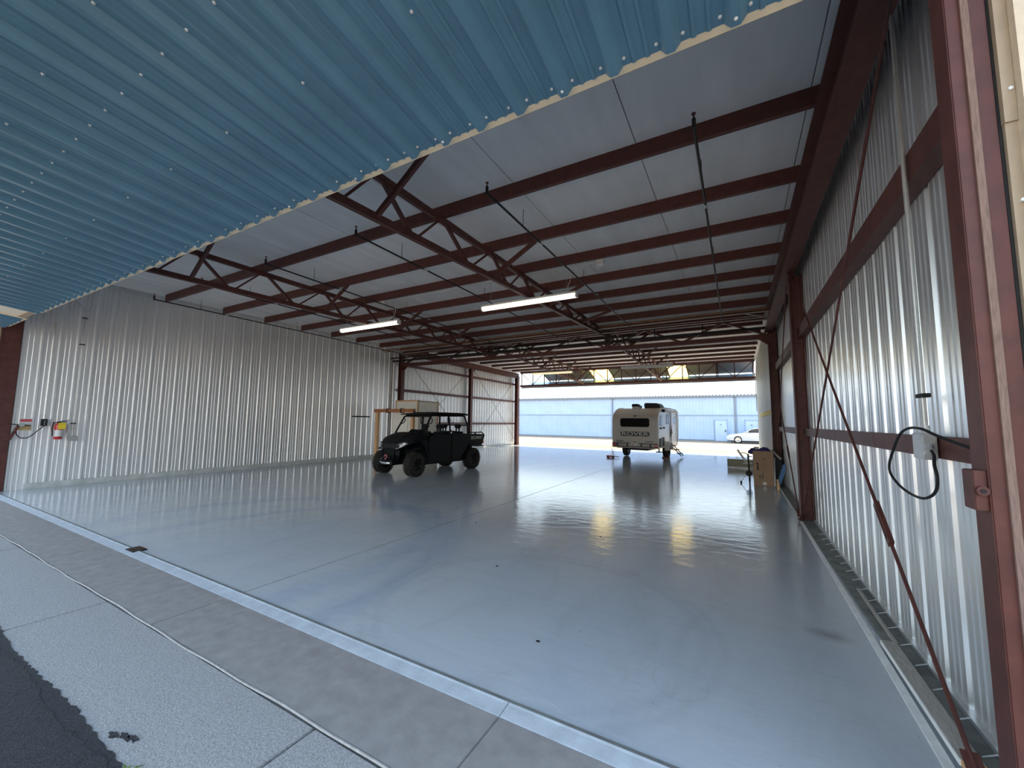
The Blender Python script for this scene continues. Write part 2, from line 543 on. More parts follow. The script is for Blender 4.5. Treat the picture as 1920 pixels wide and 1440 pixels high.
apron = struct('floor_apron', (-6, 1.6, 0))
def slab(x0, x1, y0, y1, m, name):
    MB().box(x0, x1, y0, y1, -0.14, -0.002).build(name, m, apron, bevel=0.006)
wx = [-40, -10.6, -7.5, -4.4, -1.3, 1.8, 8]
for a, b in zip(wx[:-1], wx[1:]):
    slab(a + 0.0015, b - 0.0015, 1.618, 2.199, WALK, 'walk_slab')
jx = [-40, -11.52, -8.4, -5.28, -2.16, 0.96, 8]
for a, b in zip(jx[:-1], jx[1:]):
    slab(a + 0.008, b - 0.008, 0.80, 1.592, CONC, 'apron_slab')
# rounded concrete edge between the two pours, a little wavy
pts = []
for i in range(220):
    x = -16 + i * 0.1
    pts.append((x, 1.606 + 0.006 * math.sin(x * 2.1) + 0.004 * math.sin(x * 7.3 + 1), -0.006))
MB().tube(pts, 0.008, 6).build('joint_bead', BEAD, apron, smooth=True)
MB().box(-40, 8, 0.7, 2.2, -0.2, -0.05).build('joint_filler', CURBD, apron)
# asphalt with a ragged edge
poly = [(-60, -2.6)]
poly += [(8, -2.6), (8, 0.95)]
x = 8.0
while x > -60:
    step = 0.035 if x > -9 else 0.6
    x -= step
    poly.append((x, 0.955 + 0.012 * math.sin(x * 3.1) + random.uniform(-0.010, 0.010)))
asph = MB().prism(poly, 'z', -0.05, 0.004).build('ground_asphalt', ASPH)
asph['kind'] = 'structure'
# crack along the asphalt edge
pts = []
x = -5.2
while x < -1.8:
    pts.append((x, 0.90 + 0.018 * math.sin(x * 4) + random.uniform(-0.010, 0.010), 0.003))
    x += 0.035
MB().tube(pts, 0.003, 4).build('asphalt_crack', mat('crack_shade', (0.012, 0.012, 0.013), 0.9), asph)  # black tube painted as the shade down inside the crack
base = MB().box(-120, 120, -60, 130, -0.6, -0.16).build('ground_base', ASPH)
base['kind'] = 'structure'
lane = MB().box(-90, 60, -22.0, -2.6, -0.15, -0.002).build('ground_bounce_lane', PAVE)  # unseen lane, added in pale pavement to bounce sunlight into the doorway
lane['kind'] = 'structure'
# ragged bits of loose asphalt on the apron
for k, (x, y) in enumerate([(-3.06, 1.005), (-2.99, 1.03), (-2.93, 1.05)]):
    q = [(x + 0.06 * math.cos(t * 0.52) * random.uniform(0.3, 1.1), y + 0.022 * math.sin(t * 0.52) * random.uniform(0.3, 1.1)) for t in range(12)]
    tag(MB().prism(q, 'z', -0.004, 0.006).build('asphalt_fragment', ASPH), ('ragged dark asphalt fragment lying closest to the asphalt edge', 'middle ragged asphalt fragment between the other two on the slab', 'ragged asphalt fragment lying farthest from the asphalt edge')[k], 'debris', 'asphalt fragments')
# weed
wd = thing('weed', (-2.66, 0.93, 0.0), 'small green weed growing from the asphalt crack', 'plant')
for k in range(9):
    a = k * 0.7 + random.uniform(-.2, .2)
    L_ = random.uniform(0.035, 0.075)
    p = Vector((-2.66, 0.93, 0.004))
    tip = p + Vector((math.cos(a) * L_, math.sin(a) * L_, random.uniform(0.01, 0.04)))
    mid = (p + tip) / 2 + Vector((0, 0, 0.015))
    w = Vector((-math.sin(a), math.cos(a), 0)) * 0.007
    MB().add([p, mid + w, tip, mid - w, p + Vector((0, 0, .002)), mid + w + Vector((0, 0, .002)), tip + Vector((0, 0, .001)), mid - w + Vector((0, 0, .002))],
             [(0, 1, 2, 3), (7, 6, 5, 4), (0, 4, 5, 1), (1, 5, 6, 2), (2, 6, 7, 3), (3, 7, 4, 0)]).build('leaf', WEED, wd)

pave = MB().box(-70, 40, 27.0, 47.0, -0.15, -0.004).build('ground_pavement', PAVE)
pave['kind'] = 'structure'
for y in (29.5, 36.0):
    MB().box(-70, 40, y, y + 0.12, -0.01, 0.001).build('pavement_joint', mat('pavement_joint', (0.36, 0.27, 0.19), 0.9), pave)

# ================================================================== WALLS
SH4 = {}
def wall_sheets(parent, xpl, y0, y1, z0, z1, m, name='wall_sheet', h=0.03):
    """sheets three ribs wide from y1 down to y0 on the plane x = xpl, ribs towards +x"""
    w = 3 * PITCH
    n = int(math.floor((y1 - y0) / w))
    key = (round(z1 - z0, 3), m.name, h, 3)
    if key not in SH4:
        SH4[key] = sheet_mesh(name, 3, z1 - z0, h)
    for i in range(n):
        yt = y1 - i * w
        place(name, SH4[key], m, parent, basis((0, -1, 0), (1, 0, 0), (0, 0, 1), (xpl + (0.0012 if i % 2 else 0), yt, z0)))
    rest = (y1 - n * w) - y0
    k = int(round(rest / PITCH))
    if k >= 1:
        key2 = (round(z1 - z0, 3), m.name, h, k)
        if key2 not in SH4:
            SH4[key2] = sheet_mesh(name, k, z1 - z0, h)
        place(name, SH4[key2], m, parent, basis((0, -1, 0), (1, 0, 0), (0, 0, 1), (xpl, y1 - n * w, z0)))

wl = struct('wall_left', (XL, 8, 0))
wall_sheets(wl, XL, 2.44, 14.64, 0.0, 5.27, GALVL)
wlf = struct('wall_left_far', (XL - 0.05, 21, 0))
wall_sheets(wlf, XL - 0.05, 14.64, 27.0, 0.0, 5.5, PALE)
wr = struct('wall_right', (XR, 8, 0))
wall_sheets(wr, XR, 2.35, 15.46, 0.02, 5.27, GALV)
wrf = struct('wall_right_far', (1.02, 21, 0))
# liner of the far bay: sheets with a sagging rounded upper corner
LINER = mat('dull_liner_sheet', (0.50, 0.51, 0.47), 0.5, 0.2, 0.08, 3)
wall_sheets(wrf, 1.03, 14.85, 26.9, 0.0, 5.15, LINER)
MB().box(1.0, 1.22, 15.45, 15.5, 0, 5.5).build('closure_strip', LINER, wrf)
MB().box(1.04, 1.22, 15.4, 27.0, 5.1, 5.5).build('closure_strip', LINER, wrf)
bb = struct('baseboard_left', (XL, 8, 0))
for a, b in ((2.75, 6.3), (6.3, 9.9), (9.9, 14.5)):
    MB().box(XL + 0.02, XL + 0.09, a + .002, b - .002, 0, 0.135).build('curb_length', CURB, bb, bevel=0.008)
bb2 = struct('baseboard_left_far', (XL, 20, 0))
MB().box(XL - 0.1, XL + 0.06, 14.7, 26.9, 0, 0.12).build('curb_length', CURB, bb2)
bb3 = struct('baseboard_right', (1.1, 8, 0))
MB().box(0.965, 1.19, 2.45, 14.5, 0.0, 0.018).build('dirty_sill', CURBD, bb3)
MB().box(1.135, 1.2, 2.35, 14.5, 0.0, 0.045).build('sill_channel', GREYM, bb3)
pl = struct('trim_3', (0.93, 8, 0))
pp = [(0.855, 2.5), (0.905, 2.5), (0.965, 9.0), (0.985, 14.5), (0.945, 14.5), (0.925, 9.0)]
MB().prism(pp, 'z', -0.002, 0.010).build('white_edge_line', WHITEW, pl)
# wire clips along the base of the right wall
clips = MB()
for i in range(18):
    y = 2.9 + i * 0.305
    clips.bar((1.06, y, 0.022), (1.135, y + 0.03, 0.040), 0.005)
tag(clips.build('wire_clip_row', STEEL, bb3), kind='stuff')
# gap strip of the roof edge above left wall
MB().box(XL - 0.1, XL + 0.35, 2.3, 14.6, 5.262, 5.30).build('eave_strip', GREYM, wl)

# ================================================================== CEILING
ce = struct('ceiling', (-7, 8, ZC))
cef = struct('ceiling_far', (-7, 21, ZF))
seam = [1.35, 0.8, -1.0, -2.78, -4.58, -6.38, -8.18, -9.98, -11.78, -13.58, -15.2]
for a, b in zip(seam[1:], seam[:-1]):
    MB().box(a + 0.006, b - 0.006, YF, YM, ZC, ZC + 0.12).build('insulation_panel', INSUL, ce)
    MB().box(a + 0.006, b - 0.006, YM + .01, YB + .3, ZF, ZF + .12).build('insulation_panel', INSULW, cef)
MB().box(-15.4, 1.5, YF - 0.1, YM + 0.05, ZC + 0.1, ZC + 0.16).build('roof_deck', CAP, ce)
MB().box(-15.4, 1.5, YM - .05, YB + .4, ZF + .10, ZF + .16).build('roof_deck', CAP, cef)
MB().box(-15.4, 1.5, YM - .05, YM + .01, ZC + .02, ZF + .12).build('roof_step', INSULW, ce)

# purlins (C section), one mesh shared
def c_section(length, h=0.20, w=0.065, t=0.012):
    """C purlin along +x, web at y=0 facing -y, height along z"""
    prof = [(0, 0), (w, 0), (w, 0.02), (w - t, 0.02), (w - t, t), (t, t), (t, h - t), (w - t, h - t), (w - t, h - 0.02), (w, h - 0.02), (w, h), (0, h)]
    return MB().prism(prof, 'x', 0, length)
pur_me = c_section(15.25).mesh('purlin')
pur_far = c_section(15.25, 0.13).mesh('purlin')
ORD = ['first', 'second', 'third', 'fourth', 'fifth', 'sixth', 'seventh', 'eighth', 'ninth']
for i, y in enumerate(PURLINS_N):
    o = place('purlin', pur_me, RED, None, Matrix.Translation((-14.32, y - 0.03, ZC - 0.2)))
    tag(o, ORD[i] + ' dark red roof purlin behind the raised blue door, under the grey ceiling', 'purlin', 'purlins of the near bay')
for i, y in enumerate(PURLINS_F):
    o = place('purlin', pur_far, RED, None, Matrix.Translation((-14.32, y - 0.03, ZF - 0.13)))
    tag(o, ORD[i] + ' slim red roof purlin beyond the middle girder, under the white ceiling', 'purlin', 'purlins of the far bay')

# ================================================================== STEEL FRAME
def i_beam(p, q, h, w, t=0.014, tw=0.01, upv=(0, 0, 1)):
    mb = MB()
    P, Q, d, a, b = mb.frame_of(p, q, upv)
    mb.bar(P + b * (h / 2 - t / 2), Q + b * (h / 2 - t / 2), w, t, upv)
    mb.bar(P - b * (h / 2 - t / 2), Q - b * (h / 2 - t / 2), w, t, upv)
    return mb, P, Q, b, a

def beam_thing(name, p, q, h, w, label, cat, m=RED, group=None, upv=(0, 0, 1), plate=False):
    p, q = Vector(p), Vector(q)
    t = thing(name, p, label, cat, group)
    mb = MB()
    P, Q, d, a, b = mb.frame_of(p, q, upv)
    MB().bar(P + b * (h / 2 - .008), Q + b * (h / 2 - .008), w, .016, upv).build('flange', m, t)
    MB().bar(P - b * (h / 2 - .008), Q - b * (h / 2 - .008), w, .016, upv).build('flange', m, t)
    MB().bar(P, Q, .012, h - .03, upv).build('web', m, t)
    if plate:
        MB().box(p.x - w / 2 - .03, p.x + w / 2 + .03, p.y - h / 2 - .03, p.y + h / 2 + .03, 0, .015).build('base_plate', m, t)
    return t

# rafters along the side walls
beam_thing('rafter', (0.93, 2.45, 4.83), (0.93, 14.55, 4.83), 0.48, 0.22, 'deep red steel rafter running above the right wall of the near bay', 'beam')
beam_thing('rafter', (-14.55, 14.7, 5.20), (-14.55, 26.9, 5.20), 0.36, 0.2, 'red steel rafter above the braced white wall of the far bay', 'beam')

def column(x, y, h, label, w=0.2, d=0.2, group=None):
    """I column: flanges face the room (+-x)"""
    return beam_thing('column', (x, y, 0.0), (x, y, h), d, w, label, 'column', upv=(1, 0, 0), plate=True, group=group)
column(1.05, 9.2, 4.6, 'red steel column half way along the right wall between crossed rods')
column(1.02, 14.62, 4.75, 'red steel column carrying the middle girder beside the cardboard box', 0.22, 0.22)
column(-14.58, 14.6, 5.1, 'red steel column carrying the middle girder beside the cream cabinet', 0.22, 0.22)
column(-14.66, 20.7, 5.1, 'dark red column in the middle of the braced white wall', 0.22, 0.2)
column(-14.62, 26.75, 5.2, 'dark red column at the edge of the far opening, braced wall side', 0.3, 0.26)
column(1.14, 26.9, 5.2, 'dark red column at the far opening beside the metal liner', 0.2, 0.2)

# girts
def girt(x, y0, y1, z, h, dpt, label, group=None):
    mb = MB()
    mb.prism([(x - dpt, z - h / 2), (x, z - h / 2), (x, z - h / 2 + .012), (x - dpt + .012, z - h / 2 + .012), (x - dpt + .012, z + h / 2 - .012),
              (x, z + h / 2 - .012), (x, z + h / 2), (x - dpt, z + h / 2)], 'y', y0, y1)
    o = mb.build('girt', RED)
    return tag(o, label, 'girt', group)
girt(1.165, 2.40, 14.55, 3.47, 0.20, 0.11, 'high red steel girt running along the right galvanised wall')
girt(1.165, 2.40, 14.55, 1.62, 0.13, 0.10, 'low red steel girt at switch box height on the right wall')
for z, lb in ((4.55, 'top'), (3.25, 'middle'), (1.58, 'bottom')):
    o = MB().box(-14.86, -14.72, 14.7, 26.7, z - .06, z + .06).build('girt', RED)
    tag(o, lb + ' red steel girt across the braced white wall of the far bay', 'girt')

# bracing rods with turnbuckles
def rod(p, q, r, label, buckle=None, group=None):
    p, q = Vector(p), Vector(q)
    t = thing('brace_rod', p if p.z < q.z else q, label, 'brace', group)
    MB().cyl(p, q, r, 8).build('rod', RED, t, smooth=True)
    d = (q - p).normalized()
    if buckle is not None:
        c = p + (q - p) * buckle
        tb = MB()
        a = Vector((1, 0, 0)).cross(d).normalized() * 0.022
        for s in (-1, 1):
            tb.bar(c - d * .15 + a * s, c + d * .15 + a * s, 0.012, 0.03, (1, 0, 0))
        for s in (-1, 1):
            tb.bar(c + d * .15 * s, c + d * (.15 * s + .05 * s), 0.055, 0.03, (1, 0, 0))
        tb.build('turnbuckle', RED, t)
    for e, s in ((p, 1), (q, -1)):
        MB().bar(e - d * 0.02 * s, e + d * .16 * s, 0.012, 0.07, (1, 0, 0)).build('clevis', RED, t)
rod((0.95, 2.88, 0.04), (0.95, 8.95, 4.65), 0.012, 'near crossed brace rod rising from the door jamb base on the right wall', 0.21)
rod((0.965, 9.1, 0.05), (0.965, 2.95, 4.75), 0.012, 'near crossed brace rod rising from the middle column base towards the door header', 0.10)
rod((0.95, 9.3, 0.06), (0.95, 14.4, 3.95), 0.012, 'brace rod rising from the middle column base beyond the first right bay', 0.28)
rod((0.965, 14.3, 0.5), (0.965, 9.3, 4.9), 0.012, 'brace rod falling from the rafter to the foot of the girder column', 0.2)
rod((-14.6, 14.8, 5.0), (-14.6, 20.5, 0.3), 0.011, 'thin brace rod falling away from the cabinet on the white far wall')
rod((-14.62, 14.8, 0.3), (-14.62, 20.5, 5.0), 0.011, 'thin brace rod rising from behind the cabinet on the white far wall')
rod((-14.6, 20.9, 5.0), (-14.6, 26.5, 0.3), 0.011, 'thin brace rod falling towards the far opening on the white wall')
rod((-14.62, 20.9, 0.3), (-14.62, 26.5, 5.0), 0.011, 'thin brace rod rising towards the far opening on the white wall')

# trusses along the depth
def truss(X, y0, y1, zb0, zb1, zt0, zt1, nodes, kick, label, group):
    t = thing('roof_truss', (X, y0, 0), label, 'truss', group)
    zb = lambda y: zb0 + (zb1 - zb0) * (y - y0) / (y1 - y0)
    zt = lambda y: zt0 + (zt1 - zt0) * (y - y0) / (y1 - y0)
    MB().bar((X, y0, zb0), (X, y1, zb1), 0.10, 0.10).build('bottom_chord', RED, t, bevel=0.012)
    MB().bar((X, y0, zt0), (X, y1, zt1), 0.10, 0.10).build('top_chord', RED, t, bevel=0.012)
    for a, b in zip(nodes[:-1], nodes[1:]):
        m = (a + b) / 2
        MB().bar((X, a + .06, zt(a)), (X, m, zb(m)), 0.05, 0.055).build('web_member', RED, t)
        MB().bar((X, m + .08, zb(m)), (X, b - .06, zt(b)), 0.032, 0.032).build('web_member', RED, t)
    for y in kick:
        zz = zc(y) - (0.19 if y < YM else 0.12)
        br = MB().bar((X + .03, y + .05, zb(y) + .02), (X + 0.98, y, zz), 0.075, 0.05, (0, 1, 0)).build('kicker_brace', RED, t)
    return t
truss(-4.13, 2.5, 14.6, 4.40, 4.95, 5.03, 5.05, [2.3] + PURLINS_N[0:], [3.5, 6.42, 9.08, 11.6],
      'long red roof truss before the middle girder, above the bare floor light', 'trusses of the near bay')
truss(-9.32, 2.5, 14.6, 4.44, 4.72, 5.03, 5.05, [2.3] + PURLINS_N[0:], [3.5, 6.42, 9.08, 11.6],
      'long red roof truss before the middle girder, nearer the left wall', 'trusses of the near bay')
for X, lb in zip(TRUSS_X, ('red roof truss beyond the middle girder, above the travel trailer', 'red roof truss beyond the middle girder, beside the dim warm light')):
    truss(X, 14.7, 26.8, 4.95, 4.45, 5.30, 5.36, [14.9] + PURLINS_F, [17.0, 19.8, 22.6, 25.4], lb, 'trusses of the far bay')

# middle girder across the building
g = thing('girder_truss', (-6.7, YM, 0), 'wide red girder truss crossing the middle of the hangar with large open webs', 'truss')
MB().box(-14.5, 1.0, YM - .09, YM + .09, 4.40, 4.555).build('bottom_chord', RED, g, bevel=0.01)
MB().box(-14.5, 1.0, YM - .08, YM + .08, 5.02, 5.14).build('top_chord', RED, g, bevel=0.01)
for X in TRUSS_X:
    MB().box(X - .09, X + .09, YM - .12, YM + .10, 4.42, 5.2).build('post', RED, g)
gx = [-14.4, -13.1, -11.8, -10.55, -9.32, -8.0, -6.75, -5.4, -4.13, -2.8, -1.55, -0.3, 0.95]
for i, (a, b) in enumerate(zip(gx[:-1], gx[1:])):
    za, zb_ = (4.5, 5.05) if i % 2 == 0 else (5.05, 4.5)
    MB().bar((a, YM - .02, za), (b, YM - .02, zb_), 0.06, 0.11, (0, 1, 0)).build('web_member', RED, g)
for xx, sgn in ((1.0, -1), (-14.5, 1)):
    MB().prism([(xx, 4.40), (xx + sgn * .32, 4.40), (xx, 4.14)], 'y', YM - .02, YM + .02).build('gusset', RED, g)

# far header truss
fh = thing('header_truss', (-6.7, 26.9, 0), 'red header truss of thin vertical and diagonal bars over the far opening', 'truss')
MB().box(-14.4, 1.0, 26.8, 26.98, 4.36, 4.50).build('bottom_chord', RED, fh)
MB().box(-14.4, 1.0, 26.82, 26.96, 5.38, 5.50).build('top_chord', RED, fh)
n = 16
for i in range(n + 1):
    x = -14.3 + i * 15.2 / n
    MB().box(x - .025, x + .025, 26.86, 26.92, 4.48, 5.44).build('upright', RED, fh)
    if i < n:
        x2 = x + 15.2 / n
        a, b = ((x, 5.42), (x2, 4.5)) if i % 2 == 0 else ((x, 4.5), (x2, 5.42))
        MB().bar((a[0], 26.89, a[1]), (b[0], 26.89, b[1]), .04, .04).build('diagonal', RED, fh)
# front header above the open door (behind its edge)
hd = thing('front_header', (-6.7, 2.5, 4.2), 'dark red header beam hidden above the open blue door', 'beam')
MB().box(-14.8, 1.05, 2.42, 2.56, 4.2, 4.36).build('bottom_chord', RED, hd)
MB().box(-14.8, 1.05, 2.42, 2.56, 5.05, 5.26).build('top_chord', RED, hd)
for i in range(12):
    x = -14.5 + i * 1.38
    MB().bar((x, 2.49, 4.3), (x + 0.69, 2.49, 5.1), .05, .05).build('diagonal', RED, hd)
    MB().bar((x + .69, 2.49, 5.1), (x + 1.38, 2.49, 4.3), .05, .05).build('diagonal', RED, hd)

# ================================================================== DOOR JAMBS
jr = thing('door_jamb', (0.87, 2.26, 0), 'red steel door jamb with brown strip and cream outer trim by the right wall', 'jamb')
MB().box(0.812, 0.93, 2.2, 2.325, 0, 5.2).build('jamb_tube', REDL, jr, bevel=0.004)
MB().box(0.856, 0.879, 2.19, 2.203, 0, 5.2).build('brown_strip', BROWN, jr)
MB().box(0.932, 0.941, 2.205, 2.30, 0, 5.2).build('gap_shade_strip', DARK, jr)  # dark strip standing for the shade in the gap beside the tan angle
MB().box(0.942, 0.976, 2.188, 2.30, 0.0, 2.92).build('tan_angle', TAN, jr)
MB().box(0.940, 0.975, 2.180, 2.30, 2.92, 5.2).build('tan_angle', TAN, jr)
MB().box(0.976, 1.38, 2.14, 2.30, 0.0, 5.3).build('cream_cladding', CREAMW, jr)
sc = MB()
for i in range(11):
    sc.cyl((0.962, 2.19, 0.35 + i * .45), (0.962, 2.172, 0.35 + i * .45), 0.007, 8)
tag(sc.build('screws', STEEL, jr, smooth=True), kind='stuff')
bracket = MB().box(0.775, 0.814, 2.215, 2.30, 1.435, 1.585).build('latch_plate', REDL, jr, bevel=0.003)
MB().cyl((0.795, 2.217, 1.51), (0.795, 2.200, 1.51), 0.018, 14).build('latch_hole_ring', RED, bracket, smooth=True)
MB().cyl((0.795, 2.204, 1.51), (0.795, 2.197, 1.51), 0.008, 10).build('latch_hole', DARK, bracket)
MB().box(0.99, 1.17, 2.32, 2.52, 0, 5.1).build('corner_post', RED, jr)

jl = thing('door_jamb', (-14.9, 2.25, 0), 'dark red door jamb with orange-tan outer trim by the left wall', 'jamb')
MB().box(-15.05, -14.82, 2.17, 2.45, 0, 5.2).build('jamb_tube', RED, jl, bevel=0.004)
MB().box(-15.05, -14.815, 2.135, 2.172, 0, 5.2).build('brown_strip', REDL, jl)
MB().box(-15.2, -14.82, 2.06, 2.13, 0, 5.2).build('cream_cladding', TAN, jl)
MB().box(-15.1, -14.815, 2.0, 2.02, 0.0, 1.0).build('lower_trim', RED, jl)

# ================================================================== FRONT DOOR (raised bifold)
S_D = 0.115
cD, sD = math.cos(math.atan(S_D)), math.sin(math.atan(S_D))
YE, ZE, LEN_D = 2.13, 3.775, 2.35
lvec = Vector((0, -cD, sD))
nvec = Vector((0, -sD, -cD))
dr = thing('bifold_door', (-6.5, YE, ZE), 'raised blue ribbed bifold hangar door with cream bottom edge over the doorway', 'door')
def door_pt(x, t, d=0.0):
    return Vector((x, YE, ZE)) + lvec * t + nvec * d
low_me = sheet_mesh('door_sheet', 3, LEN_D, 0.046, 0.009, wide=True)
X0 = 0.92
n_sheets = 14
for i in range(n_sheets):
    place('door_sheet', low_me, BLUE, dr, basis((-1, 0, 0), nvec, lvec, door_pt(X0 - i * 3 * PITCH, 0.0, 0.0005 * (i % 2))))
# walk-door cut-out, then the end strip of sheets
end_me = sheet_mesh('door_sheet', 5, LEN_D, 0.046, 0.009, wide=True)
place('door_sheet', end_me, BLUE, dr, basis((-1, 0, 0), nvec, lvec, door_pt(-12.94, 0.0)))
def slab_on(name, x0, x1, t0, t1, d0, d1, m, parent):
    vs = [door_pt(x, t, d) for d in (d0, d1) for x, t in ((x0, t0), (x1, t0), (x1, t1), (x0, t1))]
    return MB().add(vs, [(3, 2, 1, 0), (4, 5, 6, 7), (0, 1, 5, 4), (1, 2, 6, 5), (2, 3, 7, 6), (3, 0, 4, 7)]).build(name, m, parent)
slab_on('bottom_edge_trim', 0.92, -11.90, -0.05, 0.004, -0.15, -0.001, CREAM, dr)
slab_on('bottom_edge_trim', -12.94, -14.47, -0.05, 0.004, -0.15, -0.001, CREAM, dr)
slab_on('inner_frame', 0.92, -14.47, 0.02, LEN_D, -0.14, -0.09, RED, dr)
wd_ = slab_on('walk_door', -11.95, -12.90, 0.06, 2.12, -0.05, -0.01, CREAMB, dr)
for a, b, t0, t1 in ((-11.90, -11.97, 0.0, LEN_D), (-12.87, -12.94, 0.0, LEN_D)):
    slab_on('walk_door_frame', a, b, t0, t1, -0.06, 0.012, CREAM, wd_)
slab_on('walk_door_frame', -11.95, -12.90, 2.10, LEN_D, -0.06, 0.010, CREAM, wd_)
slab_on('walk_door_sill', -11.92, -12.92, 0.0, 0.10, -0.06, 0.006, TAN, wd_)
scr = MB()
def screw(x, t, d=0.0):
    p = door_pt(x, t, d)
    scr.cyl(p, p + nvec * 0.004, 0.0095, 8)
    scr.cyl(p + nvec * 0.004, p + nvec * 0.010, 0.0065, 6, 0.005)
for i in range(42):
    xr = X0 - i * PITCH
    screw(xr - 0.183, 0.045)
    screw(xr - 0.010 - PITCH, 0.045)
    if i % 3 == 2:
        screw(xr - 0.247, 0.040, 0.046)
    if i % 3 == 1:
        screw(xr - 0.185, 0.76)
    screw(xr - 0.185, 1.26) if i % 1 == 0 else None
    if i % 3 == 0:
        screw(xr - 0.185, 1.56)
tag(scr.build('screws', STEEL, dr, smooth=True), kind='stuff')
# upper leaf of the door folding back to the header
pA = door_pt(0, LEN_D)
pB = Vector((0, 2.2, 5.35))
lv2 = (pB - pA).normalized()
nv2 = lv2.cross(Vector((1, 0, 0))).normalized()
if nv2.z < 0: nv2 = -nv2
L2 = (pB - pA).length
up_me = sheet_mesh('upper_door_sheet', 3, L2, 0.034, 0.007)
for i in range(17):
    xx = Vector(nv2).cross(lv2)
    x_start = X0 - i * 3 * PITCH if xx.x < 0 else X0 - (i + 1) * 3 * PITCH
    place('upper_door_sheet', up_me, BLUE, dr, basis(xx, nv2, lv2, (x_start, pA.y, pA.z + 0.03)))

# ================================================================== FAR DOOR (raised bifold seen from inside)
fd = thing('bifold_door', (-6.5, 27.1, 4.3), 'raised tan bifold door folded above the far opening with amber panels', 'door')
def lean(x0, x1, a, b, th, m, name):
    MB().prism([a, b, (b[0], b[1] + th), (a[0], a[1] + th)], 'x', x0, x1).build(name, m, fd)
segs = [(-14.4, -12.9, None), (-12.9, -9.2, TANSH), (-9.2, -7.75, FIBER), (-7.75, -3.95, TANSH), (-3.95, -2.75, FIBER), (-2.75, -1.0, TANSH), (-1.0, 1.0, GREYB)]
for a, b, m in segs:
    if m is not None:
        lean(a + .01, b - .01, (27.2, 5.62), (29.1, 4.98), 0.02, m, 'upper_leaf_panel')
    lean(a, b, (27.08, 4.30), (29.1, 4.90), 0.03, BLUE, 'lower_leaf_panel')
for x in (-12.9, -9.2, -7.75, -3.95, -2.75, -1.0, 0.95):
    MB().bar((x, 27.2, 5.58), (x, 29.1, 4.94), 0.05, 0.06).build('leaf_rib', RED, fd)
MB().box(-14.4, 1.0, 27.02, 27.10, 4.28, 4.36).build('edge_trim', CAP, fd)

# ================================================================== BUILDING ACROSS THE PAVEMENT
bl = thing('hangar_building', (-10, 45, 0), 'long pale blue ribbed metal hangar across the sunlit pavement', 'building')
bz = 4.42
bsh = sheet_mesh('wall_sheet', 13, bz - 2.62, 0.035, 0.004, pitch=0.305)
bsl = sheet_mesh('wall_sheet', 13, 2.6 - 0.14, 0.035, 0.004, pitch=0.305)
wB = 13 * 0.305
for i in range(18):
    xx = 8.1 - 0.0 - i * wB + 12.0
    place('wall_sheet', bsh, BLDG, bl, basis((-1, 0, 0), (0, -1, 0), (0, 0, 1), (xx, 45.0, 2.62)))
    place('wall_sheet', bsl, BLDG, bl, basis((-1, 0, 0), (0, -1, 0), (0, 0, 1), (xx, 45.02, 0.14)))
MB().box(-50, 20, 44.9, 45.03, 2.59, 2.63).build('wainscot_rail', mat('rail_blue', (0.36, 0.44, 0.56), 0.5), bl)
MB().box(-50, 20, 44.88, 45.05, 0.0, 0.15).build('base_strip', CAP, bl)
MB().box(-50, 20, 45.05, 60, 0.0, 4.4).build('building_core', BLDG, bl)
MB().box(-50, 20, 44.75, 60, 4.42, 4.56).build('roof_edge', CAP, bl)
for x in (-12.25, -0.15, -24.4, 11.9):
    MB().box(x - .07, x + .07, 44.86, 45.0, 0, 4.45).build('joint_post', CAP, bl)
teeth = MB()
for i in range(150):
    x = -26 + i * 0.305
    teeth.prism([(x, 4.55), (x + .09, 4.66), (x + .18, 4.66), (x + .27, 4.55)], 'y', 44.72, 45.3)
tag(teeth.build('roof_sheet_ends', CAP, bl), kind='stuff')
for x, lb in ((-1.95, 0), (0.68, 1)):
    d_ = MB().box(x, x + 1.0, 44.86, 44.95, 0.05, 2.06).build('walk_door', BLDGD, bl)
    MB().box(x - .06, x, 44.85, 44.96, 0.05, 2.12).build('door_frame', mat('rail_blue', (0.36, 0.44, 0.56)), d_)
    MB().box(x + 1.0, x + 1.06, 44.85, 44.96, 0.05, 2.12).build('door_frame', mat('rail_blue', (0.36, 0.44, 0.56)), d_)
    MB().box(x - .06, x + 1.06, 44.85, 44.96, 2.06, 2.12).build('door_frame', mat('rail_blue', (0.36, 0.44, 0.56)), d_)
    MB().box(x + .86, x + .93, 44.80, 44.87, 0.95, 1.15).build('handle', DARK, d_)
    MB().box(x + .42, x + .56, 44.85, 44.865, 1.60, 1.70).build('number_plate', CAP, d_)

# hangar row added behind the viewer, out of view, to bounce light indoors
ob_ = thing('hangar_building', (-10, -22, 0), 'added long pale grey hangar row behind the viewer, bouncing light through the open door', 'building')
OPP = mat('pale_grey_bounce_sheet', (0.66, 0.68, 0.70), 0.5)
osh = sheet_mesh('wall_sheet', 13, 5.2, 0.035, 0.004)
for i in range(20):
    place('wall_sheet', osh, OPP, ob_, basis((1, 0, 0), (0, 1, 0), (0, 0, 1), (-50 + i * wB, -22.0, 0.05)))
MB().box(-50, 29, -34, -22.05, 0, 5.2).build('building_core', OPP, ob_)
MB().box(-50.2, 29.2, -34, -21.85, 5.2, 5.4).build('roof_edge', CAP, ob_)

